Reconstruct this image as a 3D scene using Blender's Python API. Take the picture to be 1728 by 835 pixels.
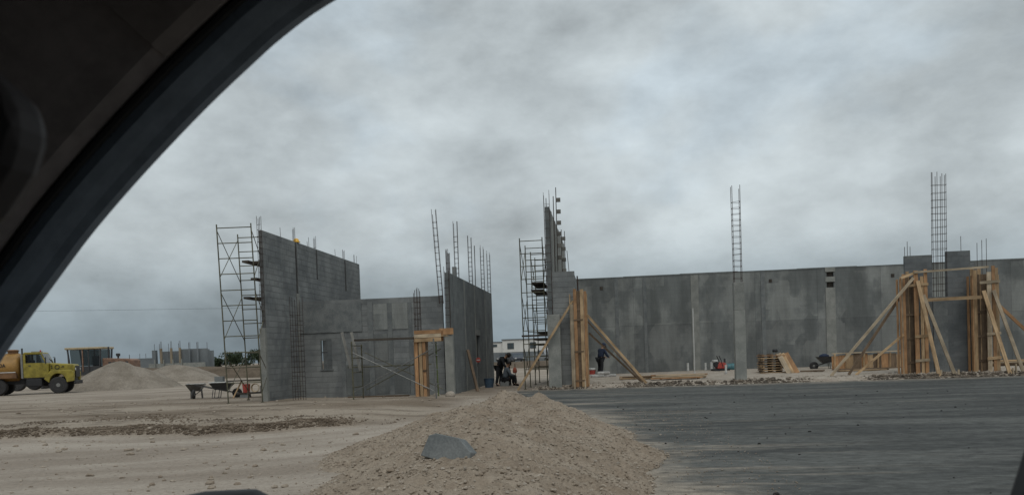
import bpy, math, random
from mathutils import Vector, Matrix, noise
random.seed(7)
R = math.radians
scene = bpy.context.scene
for o in list(bpy.data.objects): bpy.data.objects.remove(o)
COL = scene.collection

# ------------------------------------------------------------------ camera
EYE = Vector((0, 0, 1.4))
YAW, PITCH, ROLL = R(6.7), R(-1.3), R(2.0)
_f0 = Vector((-math.sin(YAW), math.cos(YAW), 0)); _r = Vector((math.cos(YAW), math.sin(YAW), 0))
FWD = _f0*math.cos(PITCH) + Vector((0, 0, 1))*math.sin(PITCH)
_u = _r.cross(FWD)
RGT = _r*math.cos(ROLL) - _u*math.sin(ROLL)
UPV = _u*math.cos(ROLL) + _r*math.sin(ROLL)
cd = bpy.data.cameras.new('camera'); cam = bpy.data.objects.new('camera', cd); COL.objects.link(cam)
m = Matrix.Identity(4)
for i in range(3):
    m[i][0] = RGT[i]; m[i][1] = UPV[i]; m[i][2] = -FWD[i]; m[i][3] = EYE[i]
cam.matrix_world = m
cd.sensor_width = 36; cd.lens = 28.25; cd.shift_y = 0.1217
cd.clip_start = 0.02; cd.clip_end = 6000
cd.dof.use_dof = True; cd.dof.focus_distance = 26; cd.dof.aperture_fstop = 12
scene.camera = cam

# ------------------------------------------------------------------ sky, sun, exposure
SUN_EL, SUN_AZ = R(58), R(165)          # high, behind the camera's shoulder, veiled by cloud
w = bpy.data.worlds.new('World'); scene.world = w; w.use_nodes = True
nt = w.node_tree; N = nt.nodes; L = nt.links
for n in list(N): N.remove(n)
def nd(tree, t, **kw):
    n = tree.nodes.new(t)
    for k, v in kw.items(): setattr(n, k, v)
    return n
def mth(tree, op, a, b=None, clamp=False):
    n = tree.nodes.new('ShaderNodeMath'); n.operation = op; n.use_clamp = clamp
    for i, v in enumerate((a, b)):
        if v is None: continue
        if isinstance(v, (int, float)): n.inputs[i].default_value = v
        else: tree.links.new(v, n.inputs[i])
    return n.outputs[0]
def mapr(tree, v, a, b, c, d, smooth=True):
    n = tree.nodes.new('ShaderNodeMapRange'); n.interpolation_type = 'SMOOTHSTEP' if smooth else 'LINEAR'
    tree.links.new(v, n.inputs[0])
    for i, x in enumerate((a, b, c, d)): n.inputs[1+i].default_value = x
    return n.outputs[0]
def mixc(tree, f, a, b, mode='MIX'):
    n = tree.nodes.new('ShaderNodeMix'); n.data_type = 'RGBA'; n.blend_type = mode
    for s, v in ((n.inputs[0], f), (n.inputs[6], a), (n.inputs[7], b)):
        if isinstance(v, (int, float)): s.default_value = v
        elif isinstance(v, tuple): s.default_value = (v+(1,))[:4]
        else: tree.links.new(v, s)
    return n.outputs[2]
def tnoise(tree, vec, scale, detail=4, rough=.55, dist=0.0, out=0):
    n = tree.nodes.new('ShaderNodeTexNoise'); n.inputs['Scale'].default_value = scale
    n.inputs['Detail'].default_value = detail; n.inputs['Roughness'].default_value = rough
    n.inputs['Distortion'].default_value = dist
    if vec is not None: tree.links.new(vec, n.inputs['Vector'])
    return n.outputs[out]
def tmap(tree, vec, scale=(1, 1, 1), loc=(0, 0, 0), rot=(0, 0, 0)):
    n = tree.nodes.new('ShaderNodeMapping')
    n.inputs['Scale'].default_value = scale; n.inputs['Location'].default_value = loc; n.inputs['Rotation'].default_value = rot
    tree.links.new(vec, n.inputs['Vector']); return n.outputs[0]
tc = nd(nt, 'ShaderNodeTexCoord'); sep = nd(nt, 'ShaderNodeSeparateXYZ'); L.new(tc.outputs['Generated'], sep.inputs[0])
sky = nd(nt, 'ShaderNodeTexSky', sky_type='NISHITA'); sky.sun_disc = False
sky.sun_elevation = SUN_EL; sky.sun_rotation = SUN_AZ; sky.air_density = 1.2; sky.dust_density = 3
SKY_AT = (4.721, -8.962, -.983)
zc = mth(nt, 'MAXIMUM', sep.outputs[2], 0.0)
pl = tmap(nt, tc.outputs['Generated'], (1, 1, 1.8), SKY_AT)
c1 = tnoise(nt, pl, 4.2, 10, .55, .12); c2 = tnoise(nt, pl, 10.0, 8, .58, .1)
c3 = tnoise(nt, tmap(nt, pl, (1, 1, 1.3), (7, 3, 2)), 1.5, 3, .5)
cl = mth(nt, 'ADD', mth(nt, 'MULTIPLY', c1, .54), mth(nt, 'ADD', mth(nt, 'MULTIPLY', c2, .28), mth(nt, 'MULTIPLY', c3, .18)))
bri = mapr(nt, cl, .36, .64, .63, 1.29, False)
grad = mapr(nt, zc, 0.0, 0.19, .56, 1.0, True)       # overcast: lighter overhead than at the horizon
zen = mapr(nt, zc, .3, 1.0, 1.0, 1.25, False)
tint = mixc(nt, mapr(nt, zc, 0, .16, 0, 1), (.78, .97, 1.09), (.905, 1.01, 1.045))
cloud = mixc(nt, 1.0, tint, mth(nt, 'MULTIPLY', mth(nt, 'MULTIPLY', bri, zen), grad), 'MULTIPLY')
thin = mapr(nt, tnoise(nt, tmap(nt, pl, (1, 1, 1), (1, 9, 4)), 2.6, 5, .55, .2), .52, .66, 0, .6)      # thinner cloud lets a little blue through
cloud = mixc(nt, thin, cloud, mixc(nt, 1.0, cloud, (.95, 1.01, 1.08), 'MULTIPLY'))
cloud = mixc(nt, 1.0, cloud, (.60, .595, .595), 'MULTIPLY')
nis = mixc(nt, 1.0, sky.outputs[0], (.07, .07, .07), 'MULTIPLY')
bg = nd(nt, 'ShaderNodeBackground'); L.new(mixc(nt, .93, nis, cloud), bg.inputs[0]); bg.inputs[1].default_value = 1.0
wo = nd(nt, 'ShaderNodeOutputWorld'); L.new(bg.outputs[0], wo.inputs[0])
sd = bpy.data.lights.new('sun', 'SUN'); sd.energy = 0.85; sd.angle = R(35); sd.color = (1, .96, .9)
so = bpy.data.objects.new('sun', sd); COL.objects.link(so)
sdir = Vector((math.sin(SUN_AZ)*math.cos(SUN_EL), math.cos(SUN_AZ)*math.cos(SUN_EL), math.sin(SUN_EL)))
so.rotation_euler = sdir.to_track_quat('Z', 'Y').to_euler(); so.location = (0, -20, 60)
vs = scene.view_settings; vs.view_transform = 'Standard'; vs.look = 'None'; vs.exposure = 0; vs.gamma = 1
vs.use_curve_mapping = False
scene.render.resolution_x = 1024; scene.render.resolution_y = 494

# ------------------------------------------------------------------ materials
MATS = {}
def material(name, build, rough=.9, metal=0.0, spec=.3, world=False):
    mt = bpy.data.materials.new(name); mt.use_nodes = True
    t = mt.node_tree; b = t.nodes['Principled BSDF']
    b.inputs['Roughness'].default_value = rough; b.inputs['Metallic'].default_value = metal
    b.inputs['Specular IOR Level'].default_value = spec
    co = t.nodes.new('ShaderNodeNewGeometry').outputs['Position'] if world else t.nodes.new('ShaderNodeTexCoord').outputs['Object']
    rnd = t.nodes.new('ShaderNodeObjectInfo').outputs['Random']
    r = build(t, co, rnd)
    col, bump = r if isinstance(r, tuple) and len(r) == 2 and not isinstance(r[0], float) else (r, None)
    if isinstance(col, tuple): b.inputs['Base Color'].default_value = col+(1,)
    else: t.links.new(col, b.inputs['Base Color'])
    if bump is not None:
        h, st, di = bump
        bn = t.nodes.new('ShaderNodeBump'); bn.inputs['Strength'].default_value = st; bn.inputs['Distance'].default_value = di
        t.links.new(h, bn.inputs['Height']); t.links.new(bn.outputs[0], b.inputs['Normal'])
    MATS[name] = mt
    return mt
def speck(c1, c2, scale=6, bump=.3, dist=.01, rand=.2, st=(1, 1, 1), fine=40):
    def f(t, co, rnd):
        v = tmap(t, co, st)
        a = mapr(t, tnoise(t, v, scale, 6, .6), .32, .68, 0, 1)
        c = mixc(t, a, c1, c2)
        g = tnoise(t, v, fine, 4, .65)
        c = mixc(t, 1.0, c, mapr(t, g, .25, .75, .82, 1.16), 'MULTIPLY')
        if rand: c = mixc(t, 1.0, c, mapr(t, rnd, 0, 1, 1-rand, 1+rand, False), 'MULTIPLY')
        return c, (g, bump, dist)
    return f
def blockm(c1, c2):
  def f(t, co, rnd):
      big = tnoise(t, co, .8, 6, .62, .4); st = tnoise(t, tmap(t, co, (.7, .7, 2.4)), 1.0, 5, .6); g = tnoise(t, co, 55, 4, .65)
      c = mixc(t, mapr(t, big, .36, .64, 0, 1), c1, c2)
      c = mixc(t, 1.0, c, mapr(t, st, .3, .7, .92, 1.08), 'MULTIPLY'); c = mixc(t, 1.0, c, mapr(t, g, .25, .75, .86, 1.12), 'MULTIPLY')
      return mixc(t, 1.0, c, mapr(t, rnd, 0, 1, .91, 1.09, False), 'MULTIPLY'), (g, .5, .006)
  return f
material('block', blockm((.142, .150, .152), (.222, .229, .224)), world=True)
material('dark_block', blockm((.105, .114, .119), (.155, .163, .165)), world=True)
material('mortar', speck((.118, .125, .125), (.165, .172, .167), 5, .4, .006, 0), world=True)
material('cast_concrete', speck((.20, .205, .19), (.28, .28, .258), 2.2, .3, .006, .05, fine=45))
material('damp_concrete', speck((.12, .13, .132), (.185, .193, .19), 2.5, .3, .006, .05))
def plaster(t, co, rnd):
    n1 = tnoise(t, tmap(t, co, (.55, 1, .38)), 1.0, 8, .6, .15)
    n2 = tnoise(t, tmap(t, co, (1.2, 1, .25)), 1.0, 6, .62)
    n3 = tnoise(t, co, 28, 4, .6)
    br = t.nodes.new('ShaderNodeTexBrick'); br.offset = 0; br.inputs['Scale'].default_value = 1
    br.inputs['Brick Width'].default_value = 3.05; br.inputs['Row Height'].default_value = 2.45
    br.inputs['Mortar Size'].default_value = .015; br.inputs['Color1'].default_value = (.86, .86, .86, 1)
    br.inputs['Color2'].default_value = (1.12, 1.12, 1.10, 1); br.inputs['Mortar'].default_value = (.8, .8, .8, 1)
    rt = tmap(t, co, (1, 1, 1), (.4, 0, .1), (R(90), 0, 0)); t.links.new(rt, br.inputs['Vector'])
    bl = t.nodes.new('ShaderNodeTexBrick'); bl.inputs['Scale'].default_value = 1
    bl.inputs['Brick Width'].default_value = .4; bl.inputs['Row Height'].default_value = .2; bl.inputs['Mortar Size'].default_value = .006
    bl.inputs['Color1'].default_value = (.97, .97, .97, 1); bl.inputs['Color2'].default_value = (1.03, 1.03, 1.03, 1); bl.inputs['Mortar'].default_value = (.87, .87, .87, 1)
    t.links.new(rt, bl.inputs['Vector'])
    vo = t.nodes.new('ShaderNodeTexVoronoi'); vo.distance = 'CHEBYCHEV'; vo.inputs['Scale'].default_value = .85; vo.inputs['Randomness'].default_value = .8
    t.links.new(tmap(t, co, (1, .0, .75), (.3, 0, .2)), vo.inputs['Vector'])
    vs_ = t.nodes.new('ShaderNodeSeparateColor'); t.links.new(vo.outputs['Color'], vs_.inputs[0])
    patch = mapr(t, mth(t, 'ADD', n1, mth(t, 'MULTIPLY', mth(t, 'SUBTRACT', vs_.outputs[0], .5), .13)), .42, .58, 0, 1)
    c = mixc(t, patch, (.132, .140, .139), (.212, .219, .212))
    c = mixc(t, 1.0, c, mapr(t, n2, .3, .7, .78, 1.2), 'MULTIPLY')
    c = mixc(t, 1.0, c, br.outputs[0], 'MULTIPLY'); c = mixc(t, 1.0, c, bl.outputs[0], 'MULTIPLY')
    c = mixc(t, 1.0, c, mapr(t, n3, .3, .7, .93, 1.06), 'MULTIPLY')
    return c, (n3, .25, .006)
material('plaster', plaster)
def blockwork(t, co, rnd):        # walls seen too edge-on to tell their blocks apart
    bl = t.nodes.new('ShaderNodeTexBrick'); bl.inputs['Scale'].default_value = 1
    bl.inputs['Brick Width'].default_value = .4; bl.inputs['Row Height'].default_value = .2; bl.inputs['Mortar Size'].default_value = .009
    bl.inputs['Color1'].default_value = (.92, .92, .92, 1); bl.inputs['Color2'].default_value = (1.08, 1.08, 1.08, 1); bl.inputs['Mortar'].default_value = (.9, .9, .9, 1)
    sp = t.nodes.new('ShaderNodeSeparateXYZ'); t.links.new(co, sp.inputs[0])
    cb = t.nodes.new('ShaderNodeCombineXYZ'); t.links.new(mth(t, 'ADD', sp.outputs[0], sp.outputs[1]), cb.inputs[0]); t.links.new(sp.outputs[2], cb.inputs[1])
    t.links.new(cb.outputs[0], bl.inputs['Vector'])
    n1 = tnoise(t, co, 1.1, 6, .6); n3 = tnoise(t, co, 40, 4, .6)
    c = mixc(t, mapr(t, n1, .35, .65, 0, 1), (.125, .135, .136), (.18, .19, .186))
    c = mixc(t, 1.0, c, bl.outputs[0], 'MULTIPLY')
    return mixc(t, 1.0, c, mapr(t, n3, .3, .7, .9, 1.1), 'MULTIPLY'), (bl.outputs[1], -.4, .008)
material('blockwork', blockwork)
def woodm(c1, c2, rand=.28):
    def f(t, co, rnd):
        off = t.nodes.new('ShaderNodeVectorMath'); off.operation = 'ADD'; t.links.new(co, off.inputs[0])
        cb = t.nodes.new('ShaderNodeCombineXYZ'); t.links.new(mth(t, 'MULTIPLY', rnd, 37), cb.inputs[0]); t.links.new(cb.outputs[0], off.inputs[1])
        g = tnoise(t, tmap(t, off.outputs[0], (22, 22, 1.6)), 1.0, 6, .6, .4)
        b = tnoise(t, off.outputs[0], 2.2, 4, .55)
        c = mixc(t, mapr(t, g, .3, .7, 0, 1), c1, c2)
        c = mixc(t, 1.0, c, mapr(t, b, .3, .7, .72, 1.15), 'MULTIPLY')
        c = mixc(t, 1.0, c, mapr(t, rnd, 0, 1, 1-rand, 1+rand*.6, False), 'MULTIPLY')
        return c, (g, .3, .004)
    return f
material('grey_board', woodm((.15, .145, .13), (.23, .22, .20)), .85)
material('pine', woodm((.33, .215, .118), (.53, .375, .22)), .75)
material('pine_pale', woodm((.38, .30, .205), (.52, .42, .30)), .75)
material('plywood_orange', woodm((.34, .185, .088), (.47, .27, .138)), .7)
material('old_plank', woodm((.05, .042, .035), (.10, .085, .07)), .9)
material('dark_wood', woodm((.13, .09, .06), (.21, .15, .10)), .85)
material('rebar', speck((.045, .032, .028), (.075, .05, .04), 9, .2, .002, .15), .7, .4)
material('scaffold_steel', speck((.07, .068, .05), (.14, .13, .085), 5, .1, .002, .2), .6, .3)
material('scaffold_green', speck((.10, .13, .05), (.15, .18, .075), 5, .1, .002, .15), .6, .1)
material('galv', speck((.15, .15, .145), (.22, .22, .21), 7, .1, .002, .1), .45, .6)
def dirt(t, co, rnd):
    at = t.nodes.new('ShaderNodeAttribute'); at.attribute_name = 'brown_soil'; up = at.outputs['Fac']
    sp = t.nodes.new('ShaderNodeSeparateXYZ'); t.links.new(co, sp.inputs[0])
    dx = mth(t, 'ADD', sp.outputs[0], 13.0); dy = mth(t, 'SUBTRACT', sp.outputs[1], 27.0)        # wheel tracks sweep round in wide arcs
    rr = mth(t, 'SQRT', mth(t, 'ADD', mth(t, 'MULTIPLY', dx, dx), mth(t, 'MULTIPLY', dy, dy))); th = mth(t, 'ARCTAN2', dx, mth(t, 'MULTIPLY', dy, -1))
    cb = t.nodes.new('ShaderNodeCombineXYZ'); t.links.new(rr, cb.inputs[0]); t.links.new(mth(t, 'MULTIPLY', th, 4), cb.inputs[1]); pv = cb.outputs[0]
    tr = tnoise(t, tmap(t, pv, (.6, .45, 1)), 1.0, 7, .62, .3); tf = tnoise(t, tmap(t, pv, (3.2, .9, 1), (5, 2, 0)), 1.0, 6, .62, .3)
    a = tnoise(t, tmap(t, co, (.12, .35, 1)), 1.0, 7, .6, .3)
    b = tnoise(t, tmap(t, co, (.45, 1.3, 1), (4, 2, 0)), 1.0, 7, .64, .5)
    g = tnoise(t, co, 16, 6, .7); g2 = tnoise(t, co, 90, 3, .7)
    lo = mixc(t, mapr(t, tr, .36, .64, 0, 1), (.285, .238, .194), (.425, .370, .312))
    lo = mixc(t, mapr(t, tf, .58, .74, 0, .45), lo, (.21, .170, .134))
    hi = mixc(t, mapr(t, a, .36, .62, 0, 1), (.186, .145, .107), (.335, .282, .225))
    hi = mixc(t, mapr(t, b, .50, .66, 0, .75), hi, (.120, .092, .067))
    c = mixc(t, up, lo, hi)
    c = mixc(t, 1.0, c, mapr(t, g, .25, .75, .80, 1.16), 'MULTIPLY')
    c = mixc(t, 1.0, c, mapr(t, g2, .25, .75, .88, 1.1), 'MULTIPLY')
    return c, (mth(t, 'ADD', g, mth(t, 'MULTIPLY', g2, .35)), .8, .035)
material('dirt', dirt, .95, 0, .15)
material('pile_soil', speck((.25, .198, .149), (.338, .28, .22), 2.2, .9, .03, 0, fine=34), .95, 0, .1)
material('pale_gravel', speck((.31, .265, .218), (.40, .352, .298), 1.6, .9, .03, 0, fine=30), .95, 0, .1)
material('grey_gravel', speck((.19, .162, .130), (.27, .235, .195), .9, .9, .05, 0, fine=9), .95, 0, .1)
material('brown_earth', speck((.095, .074, .054), (.15, .118, .088), .5, .9, .06, 0, fine=6), .95, 0, .1)
material('clod', speck((.22, .176, .134), (.37, .318, .26), 3, .5, .01, 0, fine=40), .95, 0, .1)
material('dark_clod', speck((.065, .055, .046), (.20, .165, .13), 3, .5, .01, 0, fine=40), .95, 0, .1)
material('tar', speck((.018, .018, .018), (.04, .038, .036), 3, .5, .01, 0, fine=40), .9, 0, .1)
material('wet_clod', speck((.105, .080, .058), (.20, .16, .122), 3, .5, .01, 0, fine=40), .95, 0, .1)
def asphalt(t, co, rnd):
    s1 = tnoise(t, tmap(t, co, (.16, .8, 1)), 1.0, 7, .62, .2)
    s2 = tnoise(t, tmap(t, co, (.7, 2.2, 1), (3, 9, 0)), 1.0, 6, .65, .3)
    g = tnoise(t, co, 120, 3, .7); p = tnoise(t, tmap(t, co, (.25, .5, 1)), 1.0, 5, .6)
    c = mixc(t, mapr(t, s1, .35, .66, 0, 1), (.062, .0645, .063), (.112, .114, .108))
    c = mixc(t, mapr(t, s2, .56, .78, 0, .5), c, (.055, .055, .057))
    c = mixc(t, mapr(t, tnoise(t, tmap(t, co, (.3, 2.0, 1), (17, 2, 0)), 1.0, 6, .62, .3), .56, .70, 0, .55), c, (.155, .150, .14))
    sp = t.nodes.new('ShaderNodeSeparateXYZ'); t.links.new(co, sp.inputs[0])
    # dust tracked off the dirt pile: fades to the right of the torn left edge
    edge = mth(t, 'ADD', sp.outputs[0], mth(t, 'MULTIPLY', sp.outputs[1], .10))
    near = mapr(t, edge, -.6, 5.5, 1, 0)
    skirt = mth(t, 'MULTIPLY', mapr(t, mth(t, 'ADD', edge, mth(t, 'MULTIPLY', tnoise(t, tmap(t, co, (.8, 1.6, 1)), 1.0, 6, .65, .3), 2.6)), 2.6, 3.6, 1, 0), mapr(t, sp.outputs[1], 16.5, 21, .9, 0))
    st = tnoise(t, tmap(t, co, (.2, 2.0, 1), (1, 5, 0)), 1.0, 6, .6, .25)
    dust = mth(t, 'MULTIPLY', near, mapr(t, st, .50, .62, 0, 1))
    far = mth(t, 'MULTIPLY', mapr(t, sp.outputs[1], 9, 20, .25, 1), mapr(t, tnoise(t, tmap(t, co, (.09, 1.2, 1), (8, 3, 0)), 1.0, 6, .6, .2), .60, .70, 0, .55))
    g3 = tnoise(t, tmap(t, co, (4.5, 7.5, 1)), 1.0, 6, .7); g4 = tnoise(t, tmap(t, co, (1.1, 1.9, 1), (2, 7, 0)), 1.0, 7, .68, .4)
    rim = mth(t, 'MULTIPLY', mapr(t, sp.outputs[1], 28.4, 30.3, 0, 1), mapr(t, g4, .40, .58, 0, .9))
    c = mixc(t, mth(t, 'MAXIMUM', mth(t, 'MAXIMUM', dust, skirt), mth(t, 'MAXIMUM', far, rim)), c, (.30, .26, .212))
    c = mixc(t, mapr(t, g4, .52, .70, 0, .55), c, (.040, .041, .042))
    c = mixc(t, 1.0, c, mapr(t, g3, .25, .75, .66, 1.34), 'MULTIPLY')
    c = mixc(t, mapr(t, tnoise(t, tmap(t, co, (2.6, 7, 1), (5, 1, 0)), 1.0, 4, .6), .64, .72, 0, .75), c, (.028, .028, .029))
    c = mixc(t, 1.0, c, mapr(t, g, .25, .75, .75, 1.25), 'MULTIPLY')
    return c, (g, .5, .008)
material('asphalt', asphalt, .95, 0, .08)
def flat(c, rough=.6, metal=0.0, spec=.4, var=.12, scale=5):
    c2 = tuple(x*(1-var) for x in c); c1 = tuple(x*(1+var) for x in c)
    return dict(build=speck(c1, c2, scale, .1, .002, 0), rough=rough, metal=metal, spec=spec)
for nm, a in {
    'truck_yellow': flat((.255, .208, .034), .55, var=.28, scale=3), 'tank_orange': flat((.30, .165, .045), .5, var=.2, scale=2), 'tank_rust': flat((.16, .085, .04), .7, var=.3, scale=2),
    'black_paint': flat((.022, .022, .024), .6), 'tyre': flat((.035, .034, .034), .85), 'rim': flat((.20, .20, .19), .6),
    'grader_cream': flat((.40, .32, .20), .55), 'grader_red': flat((.21, .125, .085), .65, var=.25), 'steel_dark': flat((.06, .06, .062), .6, .3),
    'white_paint': flat((.62, .62, .60), .6), 'white_plastic': flat((.50, .50, .48), .5), 'red_plastic': flat((.36, .06, .045), .5), 'orange_plastic': flat((.65, .20, .07), .5),
    'yellow_plastic': flat((.75, .42, .05), .45), 'blue_plastic': flat((.05, .085, .13), .55), 'teal_plastic': flat((.06, .16, .18), .55),
    'navy_cloth': flat((.022, .032, .060), .9), 'grey_cloth': flat((.11, .13, .15), .9), 'dark_cloth': flat((.017, .018, .021), .9), 'denim': flat((.035, .045, .075), .9),
    'skin': flat((.28, .16, .10), .6), 'hair': flat((.015, .012, .011), .7), 'orange_cloth': flat((.38, .11, .07), .9),
    'trim_brown': flat((.44, .39, .385), .85, spec=.2, var=.08), 'trim_frame': flat((.22, .27, .34), .55, spec=.35, var=.05), 'trim_black': flat((.010, .010, .012), .6),
    'visor_vinyl': flat((.10, .088, .088), .65, spec=.3, var=.05), 'liner_brown': flat((.32, .28, .27), .95, spec=.1, var=.08), 'car_blue': flat((.05, .06, .08), .35), 'car_dark': flat((.03, .032, .036), .35), 'car_silver': flat((.25, .26, .27), .35),
    'building_white': flat((.62, .61, .58), .8, var=.06, scale=.5), 'building_grey': flat((.155, .17, .178), .9, var=.15, scale=.3), 'far_form': flat((.26, .21, .15), .9, var=.2, scale=.5),
    'bark': flat((.07, .05, .035), .9), 'cement_bag': flat((.45, .44, .42), .9, var=.3, scale=4), 'wire_black': flat((.02, .02, .02), .7)}.items():
    material(nm, a['build'], a['rough'], a['metal'], a['spec'])
def glassm(t, co, rnd):
    return (.05, .065, .07)
material('dark_glass', glassm, .08, 0, .6)
gm = bpy.data.materials.new('cab_glass'); gm.use_nodes = True; gt = gm.node_tree; gt.nodes.remove(gt.nodes['Principled BSDF'])
_tr = gt.nodes.new('ShaderNodeBsdfTransparent'); _tr.inputs[0].default_value = (.44, .46, .45, 1); _gl = gt.nodes.new('ShaderNodeBsdfGlossy'); _gl.inputs['Roughness'].default_value = .05
_fr = gt.nodes.new('ShaderNodeFresnel'); _mx = gt.nodes.new('ShaderNodeMixShader'); gt.links.new(_fr.outputs[0], _mx.inputs[0]); gt.links.new(_tr.outputs[0], _mx.inputs[1]); gt.links.new(_gl.outputs[0], _mx.inputs[2])
gt.links.new(_mx.outputs[0], gt.nodes['Material Output'].inputs[0]); MATS['cab_glass'] = gm
tg = bpy.data.materials.new('dimming_glass'); tg.use_nodes = True; gt = tg.node_tree; gt.nodes.remove(gt.nodes['Principled BSDF'])
_tr = gt.nodes.new('ShaderNodeBsdfTransparent'); _tr.inputs[0].default_value = (.34, .36, .37, 1); gt.links.new(_tr.outputs[0], gt.nodes['Material Output'].inputs[0]); MATS['dimming_glass'] = tg  # dark tint added to cut the light entering the cabin
def leafm(t, co, rnd):
    return mixc(t, mapr(t, tnoise(t, co, 1.3, 4), .35, .65, 0, 1), (.022, .034, .018), (.055, .075, .036))
material('leaf', leafm, .8)

# ------------------------------------------------------------------ mesh builder
class MB:
    def __init__(s): s.v = []; s.f = []
    def quad8(s, p):
        n = len(s.v); s.v += [tuple(q) for q in p]
        s.f += [(n, n+3, n+2, n+1), (n+4, n+5, n+6, n+7), (n, n+1, n+5, n+4), (n+1, n+2, n+6, n+5), (n+2, n+3, n+7, n+6), (n+3, n, n+4, n+7)]
        return s
    def box(s, x0, x1, y0, y1, z0, z1):
        return s.quad8([(x0, y0, z0), (x1, y0, z0), (x1, y1, z0), (x0, y1, z0), (x0, y0, z1), (x1, y0, z1), (x1, y1, z1), (x0, y1, z1)])
    def bar(s, a, b, w_, h_, side=None):        # timber from a to b: w_ across, h_ deep
        a = Vector(a); b = Vector(b); d = (b-a).normalized()
        sd_ = Vector(side) if side else Vector((0, 1, 0))
        if abs(d.dot(sd_.normalized())) > .95: sd_ = Vector((1, 0, 0))
        q = d.cross(sd_).normalized(); p = q.cross(d).normalized()
        c = [(-1, -1), (1, -1), (1, 1), (-1, 1)]
        return s.quad8([a+q*(i*w_/2)+p*(j*h_/2) for i, j in c]+[b+q*(i*w_/2)+p*(j*h_/2) for i, j in c])
    def tube(s, a, b, r, n=6, r2=None):
        a = Vector(a); b = Vector(b); d = (b-a).normalized(); r2 = r if r2 is None else r2
        q = d.orthogonal().normalized(); p = d.cross(q); k = len(s.v)
        for c, rr in ((a, r), (b, r2)):
            for i in range(n):
                t = 2*math.pi*i/n; s.v.append(tuple(c+q*math.cos(t)*rr+p*math.sin(t)*rr))
        for i in range(n): s.f.append((k+i, k+(i+1) % n, k+n+(i+1) % n, k+n+i))
        s.f.append(tuple(k+n-1-i for i in range(n))); s.f.append(tuple(k+n+i for i in range(n)))
        return s
    def path(s, pts, r, n=6):
        for a, b in zip(pts, pts[1:]): s.tube(a, b, r, n)
        return s
    def lathe(s, prof, c=(0, 0, 0), n=16, axis='z', sx=1, sy=1):     # prof: (radius, height)
        k = len(s.v)
        for r, h in prof:
            for i in range(n):
                t = 2*math.pi*i/n; a, b = r*math.cos(t)*sx, r*math.sin(t)*sy
                p = (a, b, h) if axis == 'z' else ((h, a, b) if axis == 'x' else (a, h, b))
                s.v.append((c[0]+p[0], c[1]+p[1], c[2]+p[2]))
        for j in range(len(prof)-1):
            for i in range(n): s.f.append((k+j*n+i, k+j*n+(i+1) % n, k+(j+1)*n+(i+1) % n, k+(j+1)*n+i))
        s.f.append(tuple(k+i for i in range(n))); e = k+(len(prof)-1)*n; s.f.append(tuple(e+i for i in range(n)))
        return s
    def prism(s, poly, lo, hi, axis='y'):         # poly in the two other axes
        k = len(s.v); n = len(poly)
        for h in (lo, hi):
            for a, b in poly: s.v.append((a, h, b) if axis == 'y' else ((h, a, b) if axis == 'x' else (a, b, h)))
        for i in range(n): s.f.append((k+i, k+(i+1) % n, k+n+(i+1) % n, k+n+i))
        s.f.append(tuple(k+i for i in range(n))); s.f.append(tuple(k+n+i for i in range(n)))
        return s
    def rock(s, c, r, rng, sq=.7):
        k = len(s.v); t = (1+5**.5)/2
        base = [(-1, t, 0), (1, t, 0), (-1, -t, 0), (1, -t, 0), (0, -1, t), (0, 1, t), (0, -1, -t), (0, 1, -t), (t, 0, -1), (t, 0, 1), (-t, 0, -1), (-t, 0, 1)]
        ax = rng.uniform(.7, 1.3); ay = rng.uniform(.7, 1.3); a = rng.uniform(0, 6.28); ca, sa = math.cos(a), math.sin(a)
        for x, y, z in base:
            q = r/1.9*rng.uniform(.72, 1.25); x, y = x*ax, y*ay
            s.v.append((c[0]+q*(x*ca-y*sa), c[1]+q*(x*sa+y*ca), c[2]+q*z*sq))
        for a, b, d in ((0, 11, 5), (0, 5, 1), (0, 1, 7), (0, 7, 10), (0, 10, 11), (1, 5, 9), (5, 11, 4), (11, 10, 2), (10, 7, 6), (7, 1, 8), (3, 9, 4), (3, 4, 2), (3, 2, 6), (3, 6, 8), (3, 8, 9), (4, 9, 5), (2, 4, 11), (6, 2, 10), (8, 6, 7), (9, 8, 1)):
            s.f.append((k+a, k+b, k+d))
        return s
    def mesh(s, name, off=(0, 0, 0), smooth=False, fix=True):
        me = bpy.data.meshes.new(name)
        me.from_pydata([(x-off[0], y-off[1], z-off[2]) for x, y, z in s.v], [], s.f)
        if fix:
            import bmesh
            bm = bmesh.new(); bm.from_mesh(me); bmesh.ops.recalc_face_normals(bm, faces=bm.faces); bm.to_mesh(me); bm.free()
        if smooth:
            for p in me.polygons: p.use_smooth = True
        me.update(); return me
    def build(s, name, mat, parent=None, smooth=False, bevel=0, fix=True, world=True):
        off = woff(parent) if (parent is not None and world) else Vector((0, 0, 0))
        me = s.mesh(name, off, smooth, fix); me.materials.append(MATS[mat])
        o = bpy.data.objects.new(name, me); COL.objects.link(o); o.parent = parent
        if bevel:
            b = o.modifiers.new('bevel', 'BEVEL'); b.width = bevel; b.segments = 2; b.limit_method = 'ANGLE'
        return o
def woff(o):
    v = Vector((0, 0, 0))
    while o is not None: v += o.location; o = o.parent
    return v
def tag(o, label=None, cat=None, group=None, kind=None):
    if label: o['label'] = label
    if cat: o['category'] = cat
    if group: o['group'] = group
    if kind: o['kind'] = kind
    return o
def thing(name, label, cat, loc=(0, 0, 0), rz=0, group=None):
    o = bpy.data.objects.new(name, None); COL.objects.link(o); o.empty_display_size = .2
    o.location = loc; o.rotation_euler = (0, 0, rz); return tag(o, label, cat, group)
def inst(me, name, parent, wloc, rot=(0, 0, 0)):
    o = bpy.data.objects.new(name, me); COL.objects.link(o); o.parent = parent
    o.location = Vector(wloc)-woff(parent); o.rotation_euler = rot; return o
def sstep(a, b, x):
    t = min(1, max(0, (x-a)/(b-a))); return t*t*(3-2*t)
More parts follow.
